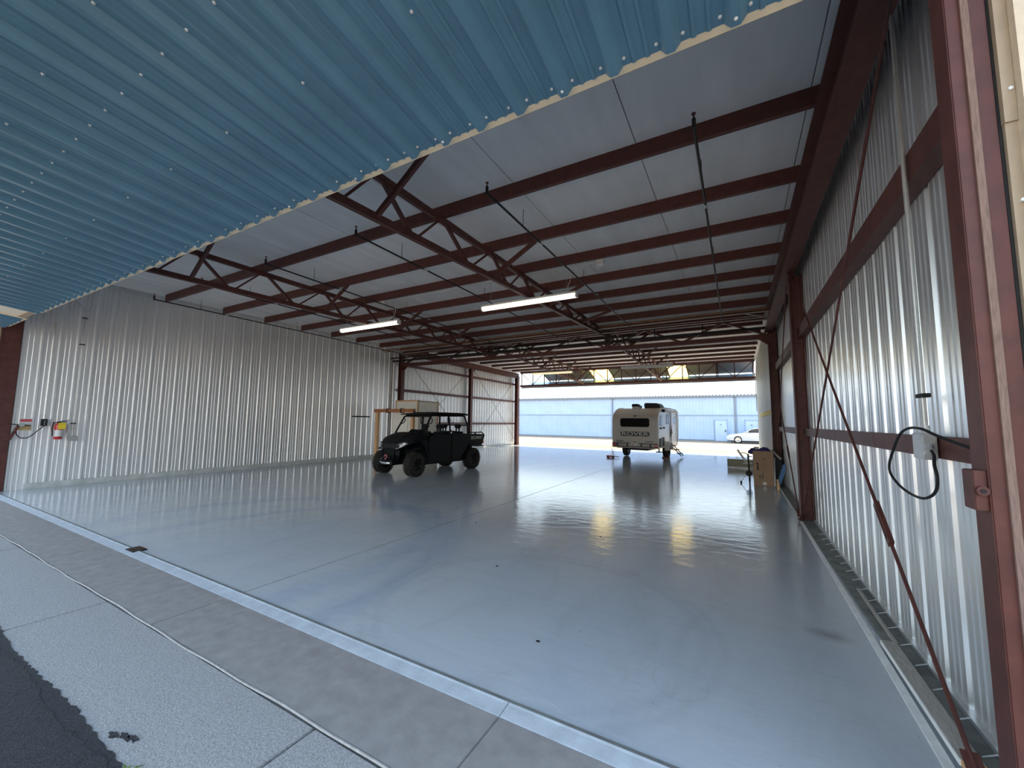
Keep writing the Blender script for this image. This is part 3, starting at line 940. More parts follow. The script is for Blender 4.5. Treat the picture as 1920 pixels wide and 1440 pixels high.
# ================================================================== PIPES, CONDUITS, SPRINKLERS
for i, x in enumerate([-0.30, -2.98, -5.71, -8.48, -11.2, -13.85]):
    t = thing('sprinkler_line', (x, 4.5, 5.0), ORD[i] + ' black sprinkler branch pipe counted from the right wall, below the purlins', 'pipe', 'sprinkler branch lines')
    MB().tube([(x, 4.5, 4.97), (x, 9.0, 4.94), (x, 13.9, 4.9)], 0.017, 8).build('pipe', BLACKP, t, smooth=True)
    hdm = MB().cyl((x, 4.5, 4.95), (x, 4.5, 5.06), 0.022, 8).build('elbow', BLACKP, t, smooth=True)
    h2 = MB().cyl((x, 4.5, 5.055), (x, 4.5, 5.115), 0.010, 8)
    h2.cyl((x, 4.5, 5.115), (x, 4.5, 5.122), 0.024, 10)
    h2.build('sprinkler_head', RED, hdm, smooth=True)
    for y in (5.6, 8.6, 11.6):
        MB().cyl((x, y, 4.96), (x, y, ZC - 0.02), 0.005, 6).build('hanger', BLACKP, t)
    cp = MB()
    for y in (6.3, 9.6):
        cp.cyl((x, y - .05, 4.96), (x, y + .05, 4.96), 0.022, 8)
    cp.build('coupling', GREYM, t, smooth=True)
# cross pipes in front of the girder
def pipe_thing(name, pts, r, m, label, cat='pipe', n=8, group=None):
    t = MB().tube(pts, r, n).build(name, m, smooth=True)
    return tag(t, label, cat, group)
pipe_thing('gas_pipe', [(-14.6, 13.3, 5.02), (1.0, 13.3, 5.07)], 0.03, COPPER, 'upper brown pipe running across the hangar in front of the girder')
pipe_thing('gas_pipe', [(-14.6, 13.45, 4.97), (1.0, 13.45, 5.03)], 0.022, COPPER, 'thinner brown pipe just beneath the upper brown pipe')
pipe_thing('conduit', [(-13.8, 13.3, 4.90), (1.0, 13.3, 4.97)], 0.012, CONDUIT, 'pale conduit running across the hangar below the brown pipes', 'conduit')
pipe_thing('conduit', [(-13.8, 13.7, 4.86), (1.0, 13.7, 4.90)], 0.012, CONDUIT, 'second pale conduit close to the girder webs', 'conduit')
pipe_thing('sprinkler_main', [(-14.9, 14.3, 4.66), (0.9, 14.3, 4.70)], 0.045, BLACKP, 'thick black sprinkler main along the girder bottom')
pipe_thing('sprinkler_main', [(-14.9, 14.15, 4.78), (-3, 14.15, 4.80)], 0.03, BLACKP, 'thin black pipe beside the sprinkler main')
for i, x in enumerate((-12.6, -10.3, -7.6, -5.6, -2.4, -0.9)):
    t = MB().cyl((x, 14.3, 4.68), (x, 14.3, 5.0), 0.018, 6).build('pipe_riser', BLACKP)
    tag(t, ORD[i] + ' short black riser on the sprinkler main counted from the cabinet wall', 'pipe', 'risers on the sprinkler main')
pipe_thing('wire_run', [(0.3, 13.3, 4.96), (0.7, 13.4, 4.86), (0.95, 13.6, 4.78)], 0.014, CONDUIT, 'pale bent conduit dropping to the girder column', 'conduit')

# ceiling conduit with junction box near the first light row
pipe_thing('conduit', [(-8.7, 7.83, 5.06), (-2.4, 7.83, 5.06)], 0.010, CONDUIT, 'pale conduit fixed along a purlin to the ceiling junction boxes', 'conduit')
for x, lb in ((-2.35, 'small white junction box on the purlin above the floor light'), (-8.6, 'small white junction box on the purlin above the vehicle light')):
    jb = thing('junction_box', (x, 7.83, 5.0), lb, 'box')
    MB().box(x - .07, x + .07, 7.77, 7.90, 4.99, 5.10).build('box_body', WHITE, jb)
    MB().cyl((x, 7.76, 5.02), (x, 7.765, 5.0), 0.03, 10).build('outlet', CONDUIT, jb)

# fluorescent lights
def light(x0, y, z, label, m=TUBE, on=True, group='fluorescent lights'):
    t = thing('ceiling_light', (x0 + 1.22, y, z), label, 'light', group)
    L_ = 2.44
    prof = [(y - .055, z + .05), (y - .065, z + .02), (y - .05, z - .028), (y - .02, z - .045), (y + .02, z - .045), (y + .05, z - .028), (y + .065, z + .02), (y + .055, z + .05)]
    MB().prism(prof, 'x', x0 + .03, x0 + L_ - .03).build('lens', m, t, smooth=True)
    MB().box(x0 + .02, x0 + L_ - .02, y - .07, y + .07, z + .045, z + .085).build('housing', WHITE, t)
    for a in (x0, x0 + L_ - .035):
        MB().box(a, a + .035, y - .07, y + .07, z - .045, z + .08).build('end_cap', WHITE, t, bevel=0.01)
    for a in (x0 + .25, x0 + L_ - .25):
        MB().cyl((a, y, z + .08), (a, y, zc(y) - .1), 0.003, 5).build('suspension_wire', CONDUIT, t)
    MB().tube([(x0 + L_ - .25, y + .03, z + .08), (x0 + L_ - .22, y + .02, z + .25), (x0 + L_ - .16, y, z + .35), (x0 + L_ - .14, y - .03, z + .6)], 0.006, 6).build('power_cord', WHITE, t)
    return t
light(-5.33, 7.93, 4.45, 'lit fluorescent strip light hanging over the bare near floor')
light(-10.55, 7.96, 4.45, 'lit fluorescent strip light hanging in front of the left wall')
light(-10.15, 20.4, 4.45, 'dim warm strip light hanging over the far bay near the braced wall', TUBEW)
light(-5.0, 20.0, 4.45, 'unlit white strip light hanging above the travel trailer', WHITE, False)

# white piece standing in for a bright gap of sky at the far header
sl = thing('header_sky_spot', (0.95, 26.6, 4.55), 'tiny white stand-in for a bright sky gap at the end of the far header', 'bright spot')
MB().box(0.86, 0.98, 26.5, 26.7, 4.56, 4.66).build('spot_plate', WHITE, sl)
MB().cyl((0.92, 26.6, 4.56), (0.92, 26.6, 4.48), 0.05, 10).build('spot_cap', WHITE, sl)

# ================================================================== RIGHT WALL FITTINGS
c = thing('wall_conduit', (1.03, 3.48, 1.72), 'tall pale conduit running up the right wall from the switch box', 'conduit')
MB().tube([(1.03, 3.48, 1.70), (1.03, 3.48, 5.0)], 0.0135, 10).build('pipe', CONDUIT, c, smooth=True)
MB().box(1.012, 1.05, 3.42, 3.54, 1.93, 1.955).build('strap', DARK, c)
MB().cyl((1.03, 3.48, 1.70), (1.03, 3.48, 1.755), 0.02, 10).build('connector', CONDUIT, c)
sb = thing('switch_box', (1.02, 3.47, 1.52), 'grey cast outlet box with round covers mounted on the right wall girt', 'box')
MB().box(0.985, 1.056, 3.405, 3.555, 1.545, 1.71).build('box_body', GREYM, sb, bevel=0.006)
for z in (1.67, 1.575):
    MB().cyl((1.02, 3.407, z), (1.02, 3.392, z), 0.03, 16).build('round_cover', CONDUIT, sb, smooth=True)
MB().cyl((1.02, 3.395, 1.63), (1.0, 3.32, 1.605), 0.014, 10).build('plug', GREYM, sb, smooth=True)
loop = []
def smooth_pts(pts, n=6):
    out = []
    for i in range(len(pts) - 1):
        p0, p1, p2, p3 = pts[max(i - 1, 0)], pts[i], pts[i + 1], pts[min(i + 2, len(pts) - 1)]
        for k in range(n):
            t = k / n
            out.append(0.5 * ((2 * p1) + (p2 - p0) * t + (2 * p0 - 5 * p1 + 4 * p2 - p3) * t * t + (3 * p1 - p0 - 3 * p2 + p3) * t ** 3))
    out.append(pts[-1])
    return out
for yy, zz, xx in [(3.32, 1.605, 1.0), (3.24, 1.58, .985), (3.18, 1.53, 0.965), (3.14, 1.47, 0.96), (3.16, 1.40, 0.96), (3.24, 1.35, 0.96), (3.38, 1.315, 0.96),
                   (3.58, 1.315, 0.96), (3.78, 1.345, 0.96), (3.93, 1.40, 0.96), (3.93, 1.47, 0.955), (3.80, 1.58, 0.95), (3.63, 1.69, 0.945), (3.46, 1.735, 0.945), (3.28, 1.735, 0.95),
                   (3.14, 1.70, 0.97), (3.05, 1.66, 1.02), (3.02, 1.63, 1.08)]:
    loop.append(Vector((xx, yy, zz)))
tag(MB().tube(smooth_pts(loop), 0.008, 8).build('power_cable', DARK, smooth=True), 'thick black power cable hanging in a loop from the grey outlet box', 'cable')
sg = thing('warning_sign', (1.12, 2.95, 1.45), 'small red and white warning sign on the right wall behind the jamb plate', 'sign')
MB().box(1.115, 1.122, 2.87, 3.05, 1.35, 1.60).build('sign_plate', WHITE, sg)
MB().box(1.110, 1.116, 2.88, 3.04, 1.54, 1.59).build('red_band', REDS, sg)
for z in (1.50, 1.46, 1.42):
    MB().box(1.112, 1.116, 2.89, 3.03, z - .006, z + .010).build('print_line', REDS, sg)
# timber on the sill
tag(MB().box(0.935, 1.03, 3.07, 4.38, 0.018, 0.055).build('plank', PLANK, bevel=0.003), 'weathered timber plank with pale edge lying at the right wall base', 'plank')
MB().box(0.930, 0.936, 3.07, 4.38, 0.022, 0.053).build('painted_edge', WHITEW, bpy.data.objects['plank'])
MB().box(0.936, 1.029, 3.064, 3.071, 0.02, 0.054).build('cut_end', WOOD, bpy.data.objects['plank'])
tag(MB().bar((1.035, 4.42, 0.028), (1.05, 5.65, 0.028), 0.022).build('batten', PLANK), 'thin grey batten lying beyond the plank at the right wall', 'batten')

# yellow foam strip and fittings on the far liner
tag(MB().box(0.99, 1.027, 16.0, 23.0, 2.10, 2.26).build('yellow_strip', mat('yellow_foam', (0.75, 0.58, 0.16), 0.8, var=0.2)), 'yellow strip stuck along the metal liner of the far bay', 'strip')
pipe_thing('liner_rope', [(0.98, 15.4, 5.0), (0.98, 18, 5.12), (0.99, 22, 5.1), (0.99, 25.5, 4.9), (0.99, 26.6, 4.2), (0.99, 26.8, 2.5)], 0.02, CLOTHW, 'pale edge cord round the top of the far metal liner', 'cord')

# ================================================================== LEFT WALL FITTINGS
wlx = XL + 0.035
fe = thing('fire_extinguisher', (wlx + .1, 3.2, 1.15), 'red fire extinguisher with yellow tag hanging on the left wall', 'extinguisher')
body = MB().lathe([(0.0, 1.17), (0.065, 1.17), (0.075, 1.19), (0.075, 1.50), (0.06, 1.55), (0.028, 1.575), (0.0, 1.58)], (wlx + .10, 3.2, 0), 'z', 18).build('cylinder', REDP, fe, smooth=True)
MB().lathe([(0.073, 1.24), (0.0765, 1.24), (0.0765, 1.40), (0.073, 1.40)], (wlx + .10, 3.2, 0), 'z', 18).build('label_band', WHITE, body, smooth=True)
hd_ = MB().box(wlx + .08, wlx + .12, 3.17, 3.23, 1.575, 1.61)
hd_.bar((wlx + .10, 3.2, 1.605), (wlx + .10, 3.36, 1.64), .025, .015).bar((wlx + .10, 3.2, 1.60), (wlx + .10, 3.34, 1.60), .025, .012)
hd_.build('valve_handle', DARK, fe)
MB().tube([(wlx + .1, 3.17, 1.59), (wlx + .13, 3.10, 1.58), (wlx + .14, 3.08, 1.45), (wlx + .13, 3.10, 1.25)], 0.012, 8).build('hose', DARK, fe, smooth=True)
MB().box(wlx + .176, wlx + .182, 3.17, 3.30, 1.42, 1.58).build('inspection_tag', YEL, fe)
MB().box(wlx - .01, wlx + .03, 3.16, 3.24, 1.3, 1.56).build('bracket', REDP, fe)
ob = thing('outlet_box', (wlx, 3.46, 1.1), 'grey metal outlet box below its conduit beside the fire extinguisher', 'box')
MB().box(wlx - .01, wlx + .06, 3.38, 3.56, 1.12, 1.24).build('box_body', GREYM, ob, bevel=0.006)
MB().box(wlx + .06, wlx + .066, 3.41, 3.53, 1.14, 1.22).build('cover', CONDUIT, ob)
cc = thing('wall_conduit', (wlx, 3.46, 1.24), 'thin straight conduit rising from the outlet box on the left wall', 'conduit')
MB().tube([(wlx + .02, 3.46, 1.24), (wlx + .02, 3.46, 4.35)], 0.012, 8).build('pipe', CONDUIT, cc, smooth=True)
for z in (1.55, 3.6, 4.3):
    MB().box(wlx, wlx + .035, 3.41, 3.51, z, z + .025).build('strap', DARK, cc)
tb_ = thing('timer_box', (wlx, 2.95, 1.5), 'small black control box with hanging cord on the left wall', 'box')
MB().box(wlx - .01, wlx + .07, 2.91, 3.01, 1.50, 1.67).build('box_body', DARK, tb_, bevel=0.006)
for z in (1.54, 1.58, 1.62):
    MB().cyl((wlx + .07, 2.96, z), (wlx + .076, 2.96, z), 0.012, 8).build('button', GREYM, tb_)
MB().tube(smooth_pts([Vector((wlx + .05, 2.96, 1.50)), Vector((wlx + .06, 2.86, 1.38)), Vector((wlx + .06, 2.74, 1.24)), Vector((wlx + .06, 2.62, 1.22)), Vector((wlx + .06, 2.54, 1.32)), Vector((wlx + .06, 2.55, 1.50))]), 0.010, 6).build('cord', DARK, tb_, smooth=True)
MB().tube([(wlx + .02, 2.96, 1.67), (wlx + .02, 2.96, 4.1)], 0.010, 8).build('conduit', CONDUIT, tb_, smooth=True)
sg = thing('notice_sign', (wlx, 2.68, 1.5), 'red and white notice above a tan card on the left wall', 'sign')
MB().box(wlx, wlx + .008, 2.58, 2.77, 1.545, 1.68).build('sign_plate', WHITE, sg)
MB().box(wlx + .008, wlx + .012, 2.585, 2.765, 1.60, 1.665).build('red_band', REDS, sg)
MB().box(wlx, wlx + .008, 2.56, 2.76, 1.40, 1.51).build('tan_card', mat('tan_card', (0.62, 0.43, 0.2), 0.7), sg)
lk = thing('latch_arm', (XL + .1, 2.5, 1.5), 'dark red latch lever with grey pivot on the left jamb', 'latch')
MB().bar((wlx + .08, 2.44, 1.18), (wlx + .08, 2.56, 1.52), 0.05, 0.03, (1, 0, 0)).build('lever', RED, lk)
MB().bar((wlx + .09, 2.40, 1.55), (wlx + .09, 2.74, 1.51), 0.02, 0.02).build('shaft', DARK, lk)
MB().cyl((wlx + .05, 2.60, 1.53), (wlx + .13, 2.60, 1.53), 0.045, 12).build('pivot', GREYM, lk, smooth=True)
pipe_thing('ceiling_wire', smooth_pts([Vector((XL + .06, 3.25, 4.75)), Vector((XL + .1, 3.5, 4.5)), Vector((XL + .12, 3.55, 4.9)), Vector((XL + .1, 3.6, 5.2))]), 0.008, CONDUIT, 'loose pale wire hanging at the top of the left wall', 'wire')
tag(MB().box(XL + .03, XL + .08, 12.0, 12.95, 1.86, 1.91).build('wall_bracket', DARK), 'slim black bar fixed to the left wall behind the vehicle', 'bar')

# floor drain
dn = thing('floor_drain', (-6.98, 2.33, 0), 'small dark rectangular floor drain at the doorway lip', 'drain')
MB().box(-7.10, -6.86, 2.26, 2.41, -0.02, 0.014).build('pit', DARK, dn)
for i in range(5):
    MB().box(-7.10 + .02 + i * .045, -7.10 + .035 + i * .045, 2.265, 2.405, 0.012, 0.018).build('bar', mat('rusty_bar', (0.10, 0.06, 0.04), 0.8), dn)

# ================================================================== CABINET, FRAME AND BOARDS
cb = thing('storage_cabinet', (-12.65, 13.7, 0), 'tall cream cabinet with brown edge trim behind the black vehicle', 'cabinet')
MB().box(-13.30, -12.02, 13.05, 14.40, 0, 2.58).build('cabinet_body', CREAMB, cb)
MB().box(-12.02, -12.005, 13.08, 14.37, 0.05, 2.55).build('side_panel', CREAMB, cb)
for x, y in ((-13.31, 13.04), (-12.03, 13.04), (-12.03, 14.36)):
    MB().box(x - .0, x + .05, y - .01, y + .05, 0, 2.62).build('edge_trim', WOOD, cb)
MB().box(-13.31, -11.98, 13.02, 13.07, 2.56, 2.62).build('edge_trim', WOOD, cb)
MB().box(-12.03, -11.98, 13.04, 14.41, 2.55, 2.60).build('edge_trim', TAN, cb)
fr = thing('wooden_frame', (-11.8, 11.5, 0), 'pine post frame with reddish top beam standing by the left wall', 'frame')
MB().box(-12.80, -12.66, 11.45, 11.57, 0, 2.08).build('post', WOOD, fr, bevel=0.004)
MB().box(-10.88, -10.76, 11.45, 11.57, 0, 2.08).build('post', WOOD, fr, bevel=0.004)
MB().box(-12.86, -10.76, 11.43, 11.59, 2.05, 2.18).build('top_beam', WOODR, fr, bevel=0.004)
MB().box(-12.15, -12.10, 11.41, 11.61, 2.02, 2.20).build('strap', DARK, fr)
MB().box(-11.40, -11.35, 11.41, 11.61, 2.02, 2.20).build('strap', DARK, fr)
for x0, x1, y in ((-12.25, -11.42, 11.85), (-11.41, -10.86, 11.86)):
    o = MB().box(x0, x1, y, y + .06, 0, 2.03).build('cream_board', CREAMB)
    tag(o, ('wider' if x1 - x0 > .7 else 'narrower') + ' cream flat board standing behind the wooden frame', 'board', 'cream boards behind the frame')

# ================================================================== UTILITY VEHICLE
def build_utv():
    t = thing('utility_vehicle', (-9.59, 9.62, 0), 'black four-door side-by-side utility vehicle with roof, cage and knobbly tyres', 'vehicle', rz=math.radians(-5))
    def P(mb, name, m, par=None, smooth=False, bevel=0.0):
        if name in ('hood', 'nose', 'headlight', 'light_edge', 'lens', 'grille', 'front_bumper', 'winch', 'winch_fairlead', 'winch_hook', 'hood_panel'):
            mb.v = [(x, y * 0.66 if y < 0 else y, z) for x, y, z in mb.v]     # short front overhang
        return mb.build(name, m, par or t, smooth, bevel, local=True)
    # wheels: y forward axle 0, rear axle 2.85
    R_, W_ = 0.375, 0.27
    tm = MB().lathe([(0.19, -W_ / 2), (0.30, -W_ / 2 - .01), (0.345, -W_ / 2 + .02), (0.358, -W_ / 4), (0.36, 0), (0.358, W_ / 4), (0.345, W_ / 2 - .02), (0.30, W_ / 2 + .01), (0.19, W_ / 2)],
                    (0, 0, 0), 'x', 32)
    for k in range(30):
        a = 2 * math.pi * k / 30
        for s, off, hw in ((-1, 0.0, 0.042), (1, 0.10, 0.042), (-1, 0.05, 0.03), (1, 0.15, 0.03)):
            aa = a + off
            x0 = s * (0.088 if hw > .04 else 0.03)
            ca, sa = math.cos(aa), math.sin(aa)
            cpt = Vector((x0, ca * 0.362, sa * 0.362))
            rad = Vector((0, ca, sa)); tan = Vector((0, -sa, ca)); ex = Vector((1, 0, 0))
            vs = []
            for r in (-.012, .016):
                for i, j in ((-1, -1), (1, -1), (1, 1), (-1, 1)):
                    vs.append(cpt + rad * r + ex * (i * hw) + tan * (j * .020))
            tm.add(vs, [(3, 2, 1, 0), (4, 5, 6, 7), (0, 1, 5, 4), (1, 2, 6, 5), (2, 3, 7, 6), (3, 0, 4, 7)])
    tire_me = tm.mesh('wheel', True)
    rim = MB().lathe([(0.06, 0.05), (0.185, 0.11), (0.20, 0.135), (0.20, -0.13), (0.19, -0.13), (0.18, 0.09), (0.05, 0.03)], (0, 0, 0), 'x', 24)
    for k in range(7):
        a = 2 * math.pi * k / 7
        rim.bar((0.075, math.cos(a) * .05, math.sin(a) * .05), (0.115, math.cos(a) * .19, math.sin(a) * .19), 0.035, 0.03, (1, 0, 0))
    rim_me = rim.mesh('rim', True)
    hub_me = MB().cyl((0.03, 0, 0), (0.12, 0, 0), 0.045, 12).mesh('hub', True)
    spk_me = MB()
    for k in range(7):
        a = 2 * math.pi * (k + .5) / 7
        spk_me.bar((0.112, math.cos(a) * .10, math.sin(a) * .10), (0.128, math.cos(a) * .175, math.sin(a) * .175), 0.020, 0.008, (1, 0, 0))
    spk_me = spk_me.mesh('rim_accent')
    for sx in (-1, 1):
        for y in (0.0, 2.85):
            M = Matrix.Translation((sx * 0.66, y, R_)) @ (Matrix.Rotation(math.pi, 4, 'Z') if sx < 0 else Matrix.Identity(4))
            if y == 0.0:
                M = Matrix.Translation((sx * 0.745, y, R_)) @ Matrix.Rotation(math.radians(4), 4, 'Z') @ (Matrix.Rotation(math.pi, 4, 'Z') if sx < 0 else Matrix.Identity(4))
            w = place('wheel', tire_me, TIRE, t, M, True)
            place('rim', rim_me, UTVM, w, None, True)
            place('hub', hub_me, UTVM, w, None, True)
            place('rim_accent', spk_me, RIMG, w, None, True)
    # suspension arms and axles
    for y in (0.0, 2.85):
        mb = MB()
        for s in (-1, 1):
            mb.bar((s * .22, y - .12, .42), (s * .58, y, .36), .05, .04)
            mb.bar((s * .22, y + .12, .42), (s * .58, y, .36), .05, .04)
            mb.bar((s * .26, y, .62), (s * .56, y, .48), .045, .035)
            mb.cyl((s * .30, y - .06, .95), (s * .54, y - .03, .45), .035, 8)
        P(mb, 'suspension', UTVM)
    # chassis, floor
    P(MB().box(-.62, .62, .42, 2.42, .34, .46).box(-.35, .35, -.55, 3.2, .36, .5).box(-.3, .3, 2.3, 3.3, .45, .8), 'chassis', UTVM)
    P(MB().box(-.28, .28, 2.4, 3.3, .5, .82), 'engine_cover', UTVM)
    # nose and hood loft: sections along y (front to windscreen)
    def sec(y, w_top, w_mid, z_bot, z_mid, z_top, crown):
        return [(-w_mid * .75, y, z_bot), (w_mid * .75, y, z_bot), (w_mid, y, z_mid), (w_top, y, z_top), (w_top * .45, y, z_top + crown), (-w_top * .45, y, z_top + crown), (-w_top, y, z_top), (-w_mid, y, z_mid)]
    hood = MB().loft([sec(-.58, .30, .36, .80, .86, .98, .02), sec(-.50, .42, .50, .80, .90, 1.05, .03), sec(-.30, .56, .64, .84, .97, 1.12, .04),
                      sec(-.05, .64, .72, .88, 1.04, 1.19, .05), sec(.22, .68, .76, .86, 1.10, 1.27, .05), sec(.46, .70, .77, .60, 1.14, 1.33, .02)])
    hd = P(hood, 'hood', UTVB, smooth=False)
    P(MB().loft([sec(-.60, .30, .32, .50, .66, .84, .0), sec(-.45, .36, .38, .42, .64, .88, .0), sec(-.05, .36, .38, .40, .62, .92, .0), sec(.46, .60, .62, .38, .62, .92, .0)]), 'nose', UTVB)
    # hood scoop / dash hump and raised centre panel
    P(MB().prism([(.05, 1.24), (.40, 1.34), (.50, 1.44), (.62, 1.44), (.62, 1.28), (.05, 1.18)], 'x', .0, .46), 'dash_hump', UTVB)
    P(MB().prism([(-.48, 1.07), (-.1, 1.25), (.3, 1.345), (.3, 1.30), (-.1, 1.18), (-.48, 1.03)], 'x', -.30, .30), 'hood_panel', UTVB)
    # front fenders
    for s in (-1, 1):
        arc = []
        for k in range(7):
            a = math.radians(62 + k * 20)
            arc.append((-math.cos(a) * .46, .40 + math.sin(a) * .48))
        outer = [(y, z) for y, z in arc]
        inner = [(y * .93, .40 + (z - .40) * .93) for y, z in arc][::-1]
        P(MB().prism(outer + inner, 'x', s * .50, s * .80), 'front_fender', UTVB)
        # flare from fender to the door
        P(MB().prism([(.38, .38), (.52, .38), (.50, 1.12), (.20, 1.08), (.36, .90), (.46, .62)], 'x', s * .62, s * .80), 'fender_flare', UTVB)
        arc2 = [(2.85 - y, z) for y, z in arc]
        inn2 = [(2.85 - y * .93, .40 + (z - .40) * .93) for y, z in arc][::-1]
        P(MB().prism(arc2 + inn2, 'x', s * .50, s * .78), 'rear_fender', UTVB)
    # headlights
    def quad_lens(pts, dy):
        n_ = len(pts)
        vs = list(pts) + [(x, y + dy, z) for x, y, z in pts]
        return MB().add(vs, [tuple(range(n_)), tuple(range(2 * n_ - 1, n_ - 1, -1))] + [(i, n_ + i, n_ + (i + 1) % n_, (i + 1) % n_) for i in range(n_)])
    for s in (-1, 1):
        lamp = P(quad_lens([(s * .30, -.600, .85), (s * .50, -.52, .90), (s * .64, -.33, 1.03), (s * .58, -.42, 1.05), (s * .40, -.55, .97)], .10), 'headlight', UTVM)
        P(MB().bar((s * .31, -.612, .855), (s * .51, -.53, .905), .012, .012).bar((s * .51, -.53, .905), (s * .65, -.34, 1.03), .012, .012), 'light_edge', LENS, lamp)
        P(MB().bar((s * .40, -.562, .975), (s * .59, -.43, 1.055), .010, .010), 'light_edge', LENS, lamp)
        P(quad_lens([(s * .44, -.56, .91), (s * .52, -.525, .935), (s * .62, -.38, 1.03), (s * .57, -.44, 1.035), (s * .46, -.545, .97)], .05), 'lens', LENS, lamp)
    # grille, bumper, winch
    gr = MB()
    for k in range(4):
        gr.box(-.30, .30, -.635, -.59, .64 + k * .055, .665 + k * .055)
    for k in range(7):
        gr.box(-.30 + k * .096, -.28 + k * .096, -.63, -.59, .62, .86)
    P(gr, 'grille', UTVM)
    P(MB().tube([(-.30, -.56, .80), (-.28, -.68, .76), (-.24, -.70, .52), (-.16, -.70, .44), (.16, -.70, .44), (.24, -.70, .52), (.28, -.68, .76), (.30, -.56, .80)], .025, 8), 'front_bumper', UTVM, smooth=True)
    wn = P(MB().cyl((-.20, -.70, .56), (.20, -.70, .56), .06, 12).box(-.24, .24, -.74, -.6, .46, .5), 'winch', UTVM, smooth=True)
    P(MB().tube([(-.26, -.70, .53), (-.24, -.80, .44), (-.1, -.85, .41), (.1, -.85, .41), (.24, -.80, .42), (.30, -.70, .43)], .035, 8), 'winch_fairlead', CHROME, wn, smooth=True)
    P(MB().tube([(-.02, -.80, .52), (.06, -.83, .56), (.10, -.83, .62), (.03, -.82, .66), (-.04, -.82, .62)], .022, 8), 'winch_hook', PINK, wn, smooth=True)
    # roll cage
    cage = MB()
    for s in (-1, 1):
        cage.tube([(s * .70, .38, 1.28), (s * .64, .72, 1.86), (s * .62, .85, 1.93), (s * .62, 2.3, 1.94), (s * .63, 2.44, 1.90), (s * .70, 2.52, 1.60), (s * .70, 2.56, 1.0)], .03, 8)
        cage.tube([(s * .70, 1.62, 1.0), (s * .69, 1.62, 1.5), (s * .63, 1.60, 1.93)], .032, 8)
        cage.tube([(s * .63, 1.60, 1.90), (s * .67, 1.52, 1.80), (s * .69, 1.56, 1.62)], .02, 6)
        cage.tube([(s * .68, .62, 1.62), (s * .68, .74, 1.66), (s * .67, .80, 1.76), (s * .65, .72, 1.84)], .016, 6)
        cage.tube([(s * .69, 1.62, 1.45), (s * .68, 1.9, 1.25), (s * .68, 2.1, 1.1)], .02, 6)
    for y, z in ((.75, 1.88), (1.60, 1.92), (2.40, 1.92)):
        cage.bar((-.63, y, z), (.63, y, z), .045)
    cage.bar((-.68, 2.54, 1.58), (.68, 2.54, 1.58), .04)
    P(cage, 'roll_cage', UTVM, smooth=True)
    # roof
    roof = MB().loft([[(-.60, .52, 1.93), (.60, .52, 1.93), (.58, .52, 1.945), (-.58, .52, 1.945)],
                      [(-.72, .62, 1.93), (.72, .62, 1.93), (.70, .62, 1.97), (-.70, .62, 1.97)],
                      [(-.72, 1.2, 1.95), (.72, 1.2, 1.95), (.66, 1.2, 2.02), (-.66, 1.2, 2.02)],
                      [(-.72, 2.4, 1.95), (.72, 2.4, 1.95), (.66, 2.4, 2.02), (-.66, 2.4, 2.02)],
                      [(-.70, 2.68, 1.94), (.70, 2.68, 1.94), (.66, 2.66, 1.985), (-.66, 2.66, 1.985)]])
    P(roof, 'roof', UTVM)
    for k in range(4):
        P(MB().box(-.5 + k * .3, -.42 + k * .3, 1.0, 2.4, 2.015, 2.035), 'roof_rib', UTVM)
    # doors
    for s in (-1, 1):
        d = P(MB().prism([(.52, .38), (1.60, .40), (1.60, 1.20), (1.56, 1.27), (.78, 1.26), (.56, 1.18)], 'x', s * .74, s * .79), 'front_door', UTVB, bevel=0.01)
        P(MB().box(s * .785, s * .80, 1.36, 1.48, 1.10, 1.14), 'handle', UTVM, d)
        d = P(MB().prism([(1.63, .40), (2.12, .42), (2.42, .74), (2.55, 1.02), (2.55, 1.28), (1.63, 1.28)], 'x', s * .74, s * .79), 'rear_door', UTVB, bevel=0.01)
        P(MB().box(s * .785, s * .80, 2.3, 2.42, 1.12, 1.16), 'handle', UTVM, d)
        P(MB().box(s * .60, s * .78, .5, 2.2, .33, .40), 'rocker', UTVM)
    # seats and headrests
    for y in (1.05, 2.0):
        for x in (-.34, .34):
            st = P(MB().box(x - .27, x + .27, y - .2, y + .3, .62, .86), 'seat', UTVM, bevel=0.04)
            P(MB().prism([(y + .26, .84), (y + .40, .84), (y + .46, 1.36), (y + .36, 1.36)], 'x', x - .26, x + .26), 'backrest', UTVM, st, bevel=0.03)
            P(MB().box(x - .14, x + .14, y + .34, y + .48, 1.46, 1.62), 'headrest', UTVM, st, bevel=0.04)
            P(MB().box(x - .09, x - .05, y + .39, y + .43, 1.32, 1.5).box(x + .05, x + .09, y + .39, y + .43, 1.32, 1.5), 'headrest_post', UTVM, st)
    sw = P(MB().tube([(-.34 + .19 * math.cos(a), .80 + .08 * math.sin(a), 1.26 + .17 * math.sin(a)) for a in [k * math.pi / 8 for k in range(16)]], .018, 6, True), 'steering_wheel', UTVM, smooth=True)
    P(MB().bar((-.34, .55, 1.15), (-.34, .80, 1.26), .04), 'steering_column', UTVM, sw)
    # cargo bed
    bed = P(MB().prism([(2.60, .84), (3.38, .84), (3.56, 1.20), (3.55, 1.24), (2.60, 1.24)], 'x', -.72, .72), 'cargo_bed', UTVB, bevel=0.01)
    P(MB().box(-.66, .66, 2.66, 3.50, 1.235, 1.245), 'bed_floor', DARK, bed)
    for s in (-1, 1):
        P(MB().tube([(s * .69, 2.64, 1.24), (s * .69, 2.68, 1.32), (s * .69, 3.40, 1.32), (s * .69, 3.54, 1.22)], .022, 6).bar((s * .69, 3.0, 1.22), (s * .69, 3.0, 1.32), .04), 'bed_rail', UTVM, bed, smooth=True)
    tx = text_mesh('SEGWAY', 0.17, 0.003)
